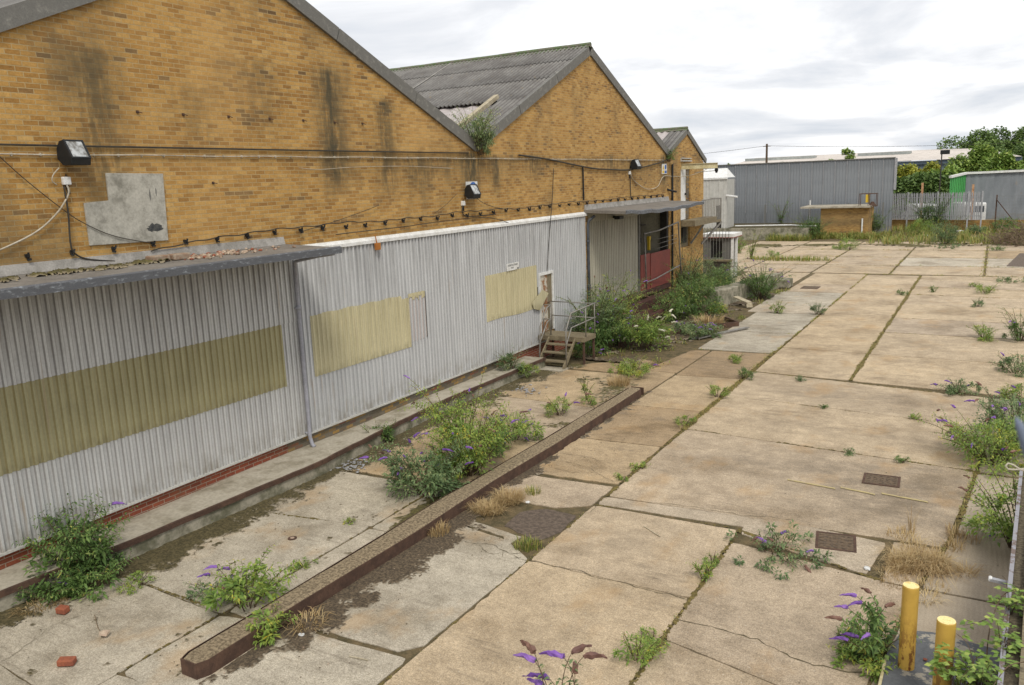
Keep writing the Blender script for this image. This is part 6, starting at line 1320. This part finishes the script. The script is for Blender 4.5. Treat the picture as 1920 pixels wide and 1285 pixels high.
# pit ground cover
VV=[];FF=[];TT=[];off=0
for _ in range(420):
    x=rgj.uniform(-12,-8.2); y=rgj.uniform(23.,41)
    if x>-8.6 and y>25 and y<28: continue
    if fbm(np.array([x]),np.array([y]),1.2,99)[0]<.45: continue
    V,F,T=blades((x,y,-.01),12,rgj.uniform(.05,.22),.16,rgj,.01,1.); VV.append(V);FF.append(F+off);TT.append(T);off+=len(V)
npmesh('pit_grass',np.concatenate(VV),np.concatenate(FF),np.concatenate(TT),MA['grass'],kind='stuff')
def f_pit(x,y): return .3-np.abs(x+10.3)*.12+(fbm(x,y,.8,111)-.5)*1.2-.25
field('pit_litter',-12.1,-8.4,22.6,40,f_pit,MA['litterdirt'],cell=.06,h=.05,seed=12)
# far verge grass
VV=[];FF=[];TT=[];off=0
for _ in range(900):
    x=rgj.uniform(-16,14); y=rgj.uniform(70 if x<-8 else 66,86)
    if x<-8 and y>70.3: y=rgj.uniform(69,70.2) if x<-13 else rgj.uniform(71,73)
    V,F,T=blades((x,y,0),16,rgj.uniform(.25,.8),.3,rgj,.02,.7); VV.append(V);FF.append(F+off);TT.append(T);off+=len(V)
npmesh('verge_grass',np.concatenate(VV),np.concatenate(FF),np.concatenate(TT),MA['grass'],kind='stuff')
# dead brush heap
rg=np.random.default_rng(9); m=MB()
for i in range(700):
    a=rg.uniform(0,6.28); r=np.sqrt(rg.random()); cx=2.4+r*2.6*math.cos(a); cy=67.5+r*2.6*math.sin(a); hz=1.5*(1-r*r)*rg.random()
    d=rg.normal(0,1,3); d[2]=abs(d[2])*.4; d/=np.linalg.norm(d); L=rg.uniform(.4,1.3); m.beam((cx,cy,hz),(cx+d[0]*L,cy+d[1]*L,hz+d[2]*L),.025,.025)
tag(m.build('brush_heap',MA['twig'],fix=False),'heap of dead brown brushwood at the far right','brushwood heap')
m=MB(); m.beam((2.0,65.2,0),(3.1,65.,2.3),.07,.07); m.add(*lump((2.7,65,1.3),.25,rs2)); tag(m.build('broken_pole',MA['plank']),'pale broken pole sticking out of the brushwood heap','pole')
# litter
for i,(px,py,s,l) in enumerate(((1800,437,.35,'white bag of litter by the palisade end'),(1735,444,.25,'white scrap before the palisade bushes'),(815*0+277,1020,.03,'small white scrap at the ledge foot'),(565,1193,.05,'white splinter beside the near kerb shrub'),(1625,1068,.06,'white scrap at the straw mat edge'),(1640,439,.2,'pale scrap near the brick hut'),(990,943,.05,'white scrap among the straw swirls'),(1155,610,.12,'pale rubble near the pit shrub'),(1175,605,.1,'second pale rubble piece near the pit shrub'))):
    m=MB(); p=g(px,py); m.add(*lump((p[0],p[1],s*.35),s,rs2,fl=.45)); tag(m.build('litter',MA['paper']),l,'litter')
rg=random.Random(4); m=MB()
for i in range(60):
    p=g(660+rg.gauss(0,16),875+rg.gauss(0,6)); m.add(*lump((p[0],p[1],.03),rg.uniform(.015,.05),rg,fl=.3))
m.build('silver_litter',MA['galv'],label='silvery shredded litter at the ledge foot past the downpipe',kind='stuff')
m=MB()
for i in range(50):
    p=g(990+rg.gauss(0,14),733+rg.gauss(0,4)); m.add(*lump((p[0],p[1],.03),rg.uniform(.015,.05),rg,fl=.3))
m.build('shredded_litter',MA['galv'],label='pale shredded litter on the moss before the steps',kind='stuff')
for (a,b,l) in (((1207,988),(1238,1008),'thin pale stick on the tan slab'),((655,1232),(690,1240),'thin reddish stick on the near grey slab')):
    m=MB(); m.beam((*G2(*a),.012),(*G2(*b),.014),.012,.01); tag(m.build('stick',MA['plank']),l,'stick')
# crumbs and dead leaves blown about the slabs
rg=random.Random(21); m=MB()
for i in range(900):
    k=rg.random()
    if k<.35: x=-11.2+abs(rg.gauss(0,.8)); y=rg.uniform(4.5,21)
    elif k<.7: x=-7.6+abs(rg.gauss(0,.7)); y=rg.uniform(5.2,20)
    elif k<.85: x=-8.1-abs(rg.gauss(0,.4)); y=rg.uniform(5.2,20)
    else: x=rg.uniform(-5.6,1); y=rg.uniform(6,30)
    r=rg.uniform(.004,.014); m.add(*lump((x,y,.006+r*.3),r,rg,fl=.4),mi=rg.choice((0,0,1,2)))
m.build('crumbs_and_leaves',[MA['moss'],MA['litterdirt'],MA['palerub']],kind='stuff')
# ================================================================== TREES, HEDGE
def crown(c,rad,n,size,rg,lobes=14):
    C0=np.array(c,float); rad=np.array(rad,float); P=[]
    L=[(C0+np.clip(rg.normal(0,.42,3),-.75,.75)*rad,rad*rg.uniform(.26,.5)) for _ in range(lobes)]
    per=int(n*1.7)//lobes
    for q,r in L:
        d=norm(rg.normal(0,1,(per,3))); rr=rg.uniform(.35,1.08,per)**.5; P.append(q+d*r*rr[:,None])
    P=np.concatenate(P); return P
def tree(base,h,rad,n,size,mat,seed,label,cz=None,lobes=14,name='tree',trunk=True,cat='tree'):
    rg=np.random.default_rng(seed); t=empty(name,tuple(base),label=label,cat=cat); cz=h-rad[2]*1.15 if cz is None else cz
    P=crown((base[0],base[1],base[2]+cz),rad,n,size,rg,lobes); P=P[P[:,2]>base[2]+.1]; k=len(P)
    D=norm(rg.normal(0,1,(k,3))); L=size*rg.uniform(.6,1.4,k)
    V,F=leaf_arrays(P,D,L,L*.7,rg,.1); npmesh('crown',V,F,np.repeat(np.clip(rg.normal(.5,.22,k),0,1),5),MA[mat],t)
    if trunk:
        m=MB(); m.tube([(base[0],base[1],base[2]),(base[0]+.1,base[1],base[2]+cz*.5),(base[0],base[1],base[2]+cz)],[rad[0]*.09,rad[0]*.06,rad[0]*.03],7)
        for i in range(6):
            a=rg.uniform(0,6.28); m.tube([(base[0],base[1],base[2]+cz*rg.uniform(.3,.7)),(base[0]+math.cos(a)*rad[0]*.6,base[1]+math.sin(a)*rad[1]*.6,base[2]+cz+rad[2]*rg.uniform(-.2,.5))],[rad[0]*.03,rad[0]*.012],5)
        m.build('trunk',MA['bark'],t,fix=False)
    return t
def T_(px,pytop,Y,wpx,mat,seed,label,n=5000,lobes=16,size=.5,low=None,**k):
    p=fy(px,pytop,Y); w_=wpx/2*Y*1.08/1520*.86; hh=p[2]; rz=min(hh*.48,w_*1.0) if low is None else low
    return tree((p[0],Y,0),hh,(w_,w_*.8,rz),n,size,mat,seed,label,lobes=lobes,**k)
T_(1835,242,175,110,'tree',1,'tall dark tree, highest of the group at the far right',n=17000,lobes=30,size=.52)
T_(1900,238,185,90,'tree',2,'very dark tree at the far right border',n=15000,lobes=28,size=.52)
T_(1845,270,140,90,'treel',3,'lighter green tree in front of the highest far tree',n=15000,lobes=28,size=.45)
T_(1893,280,125,85,'treel',4,'yellow green bushy tree at the right border',n=15000,lobes=28,size=.42)
T_(1793,292,165,60,'tree',5,'smaller dark tree left of the tree group',n=7000,lobes=20,size=.65)
T_(1930,255,160,90,'tree',12,'dark tree partly outside the right border',n=12000,lobes=22,size=.5)
T_(1592,275,135,28,'treel',6,'slender young treetop above the far roof',n=700,lobes=7,size=.3)
T_(1560,292,130,22,'treel',7,'small treetop over the grey wall',n=600,lobes=6,size=.3)
T_(1455,297,120,36,'tree',8,'bush top beside the utility pole over the grey wall',n=1500,lobes=8,size=.3)
T_(1365,306,110,14,'treel',9,'tiny treetop at the left end of the grey wall',n=300,lobes=5,size=.25)
T_(1790,300,120,60,'treel',10,'yellowish green tree behind the lamp post',n=7000,lobes=22,size=.5)
T_(1740,300,110,60,'hedgey',11,'yellow leaved shrub top behind the lamp post',n=3500,lobes=16,size=.32)
T_(1690,310,108,50,'hedgey',13,'yellow leaved shrub top beside the grey wall end',n=3000,lobes=14,size=.32)
T_(1760,312,105,80,'treel',14,'rounded green shrub in the middle of the hedge top',n=7000,lobes=22,size=.45)
# hedge mass
rg=np.random.default_rng(55); n=46000; x=rg.uniform(-11,16,n); ztop=3.9+.7*fbm(x,x*0,3.,4)*1.6; y=104-rg.random(n)*3.5*1.0; z=ztop*np.sqrt(rg.random(n)); y=101+1.6*(z/ztop)**3+rg.normal(0,.35,n)+1.4*fbm(x,z,1.6,8)
D=norm(rg.normal(0,1,(n,3))); L=.42*rg.uniform(.6,1.4,n); V,F=leaf_arrays(np.stack([x,y,z],1),D,L,L*.7,rg,.1)
HG=empty('hedge',(0,102,0),label='dense dark green hedge behind the palisade fence and lamp post',cat='hedge'); npmesh('foliage',V,F,np.repeat(np.clip(rg.normal(.45,.22,n),0,1),5),MA['tree'],HG)
m=MB()
for x_ in np.arange(-10.5,16,1.1): m.tube([(x_,103.4,0),(x_+.2,103.3,3.)],[.1,.04],6)
m.build('stem',MA['bark'],HG,fix=False)
m=MB(); m.box((-60,125,-.05),(60,126,.3)); m.build('distant_bank',MA['mossg'],kind='structure')
# climbing weeds by right chain-link
for i,(x_,y_,h,s,mt) in enumerate(((1.,78.5,1.4,1.3,'leafd'),(3.4,77.6,1.5,1.4,'leafd'),(5.6,76.4,1.3,1.4,'leafy'),(2.,74.,.9,1.3,'leafy'),(4.6,73,.9,1.3,'leafg'),(-1.2,77,.9,.9,'leafg'))):
    shrub((x_,y_,0),h,s,12,mt,.18,0,seed=200+i,label=['dark bush under the chain link fence by the palisade end','dark bush under the chain link brace','yellow green bush at the right border fence','yellow weeds behind the brushwood heap','grey green weeds right behind the brushwood heap','weeds beside the white bag of litter'][i],node=.14)
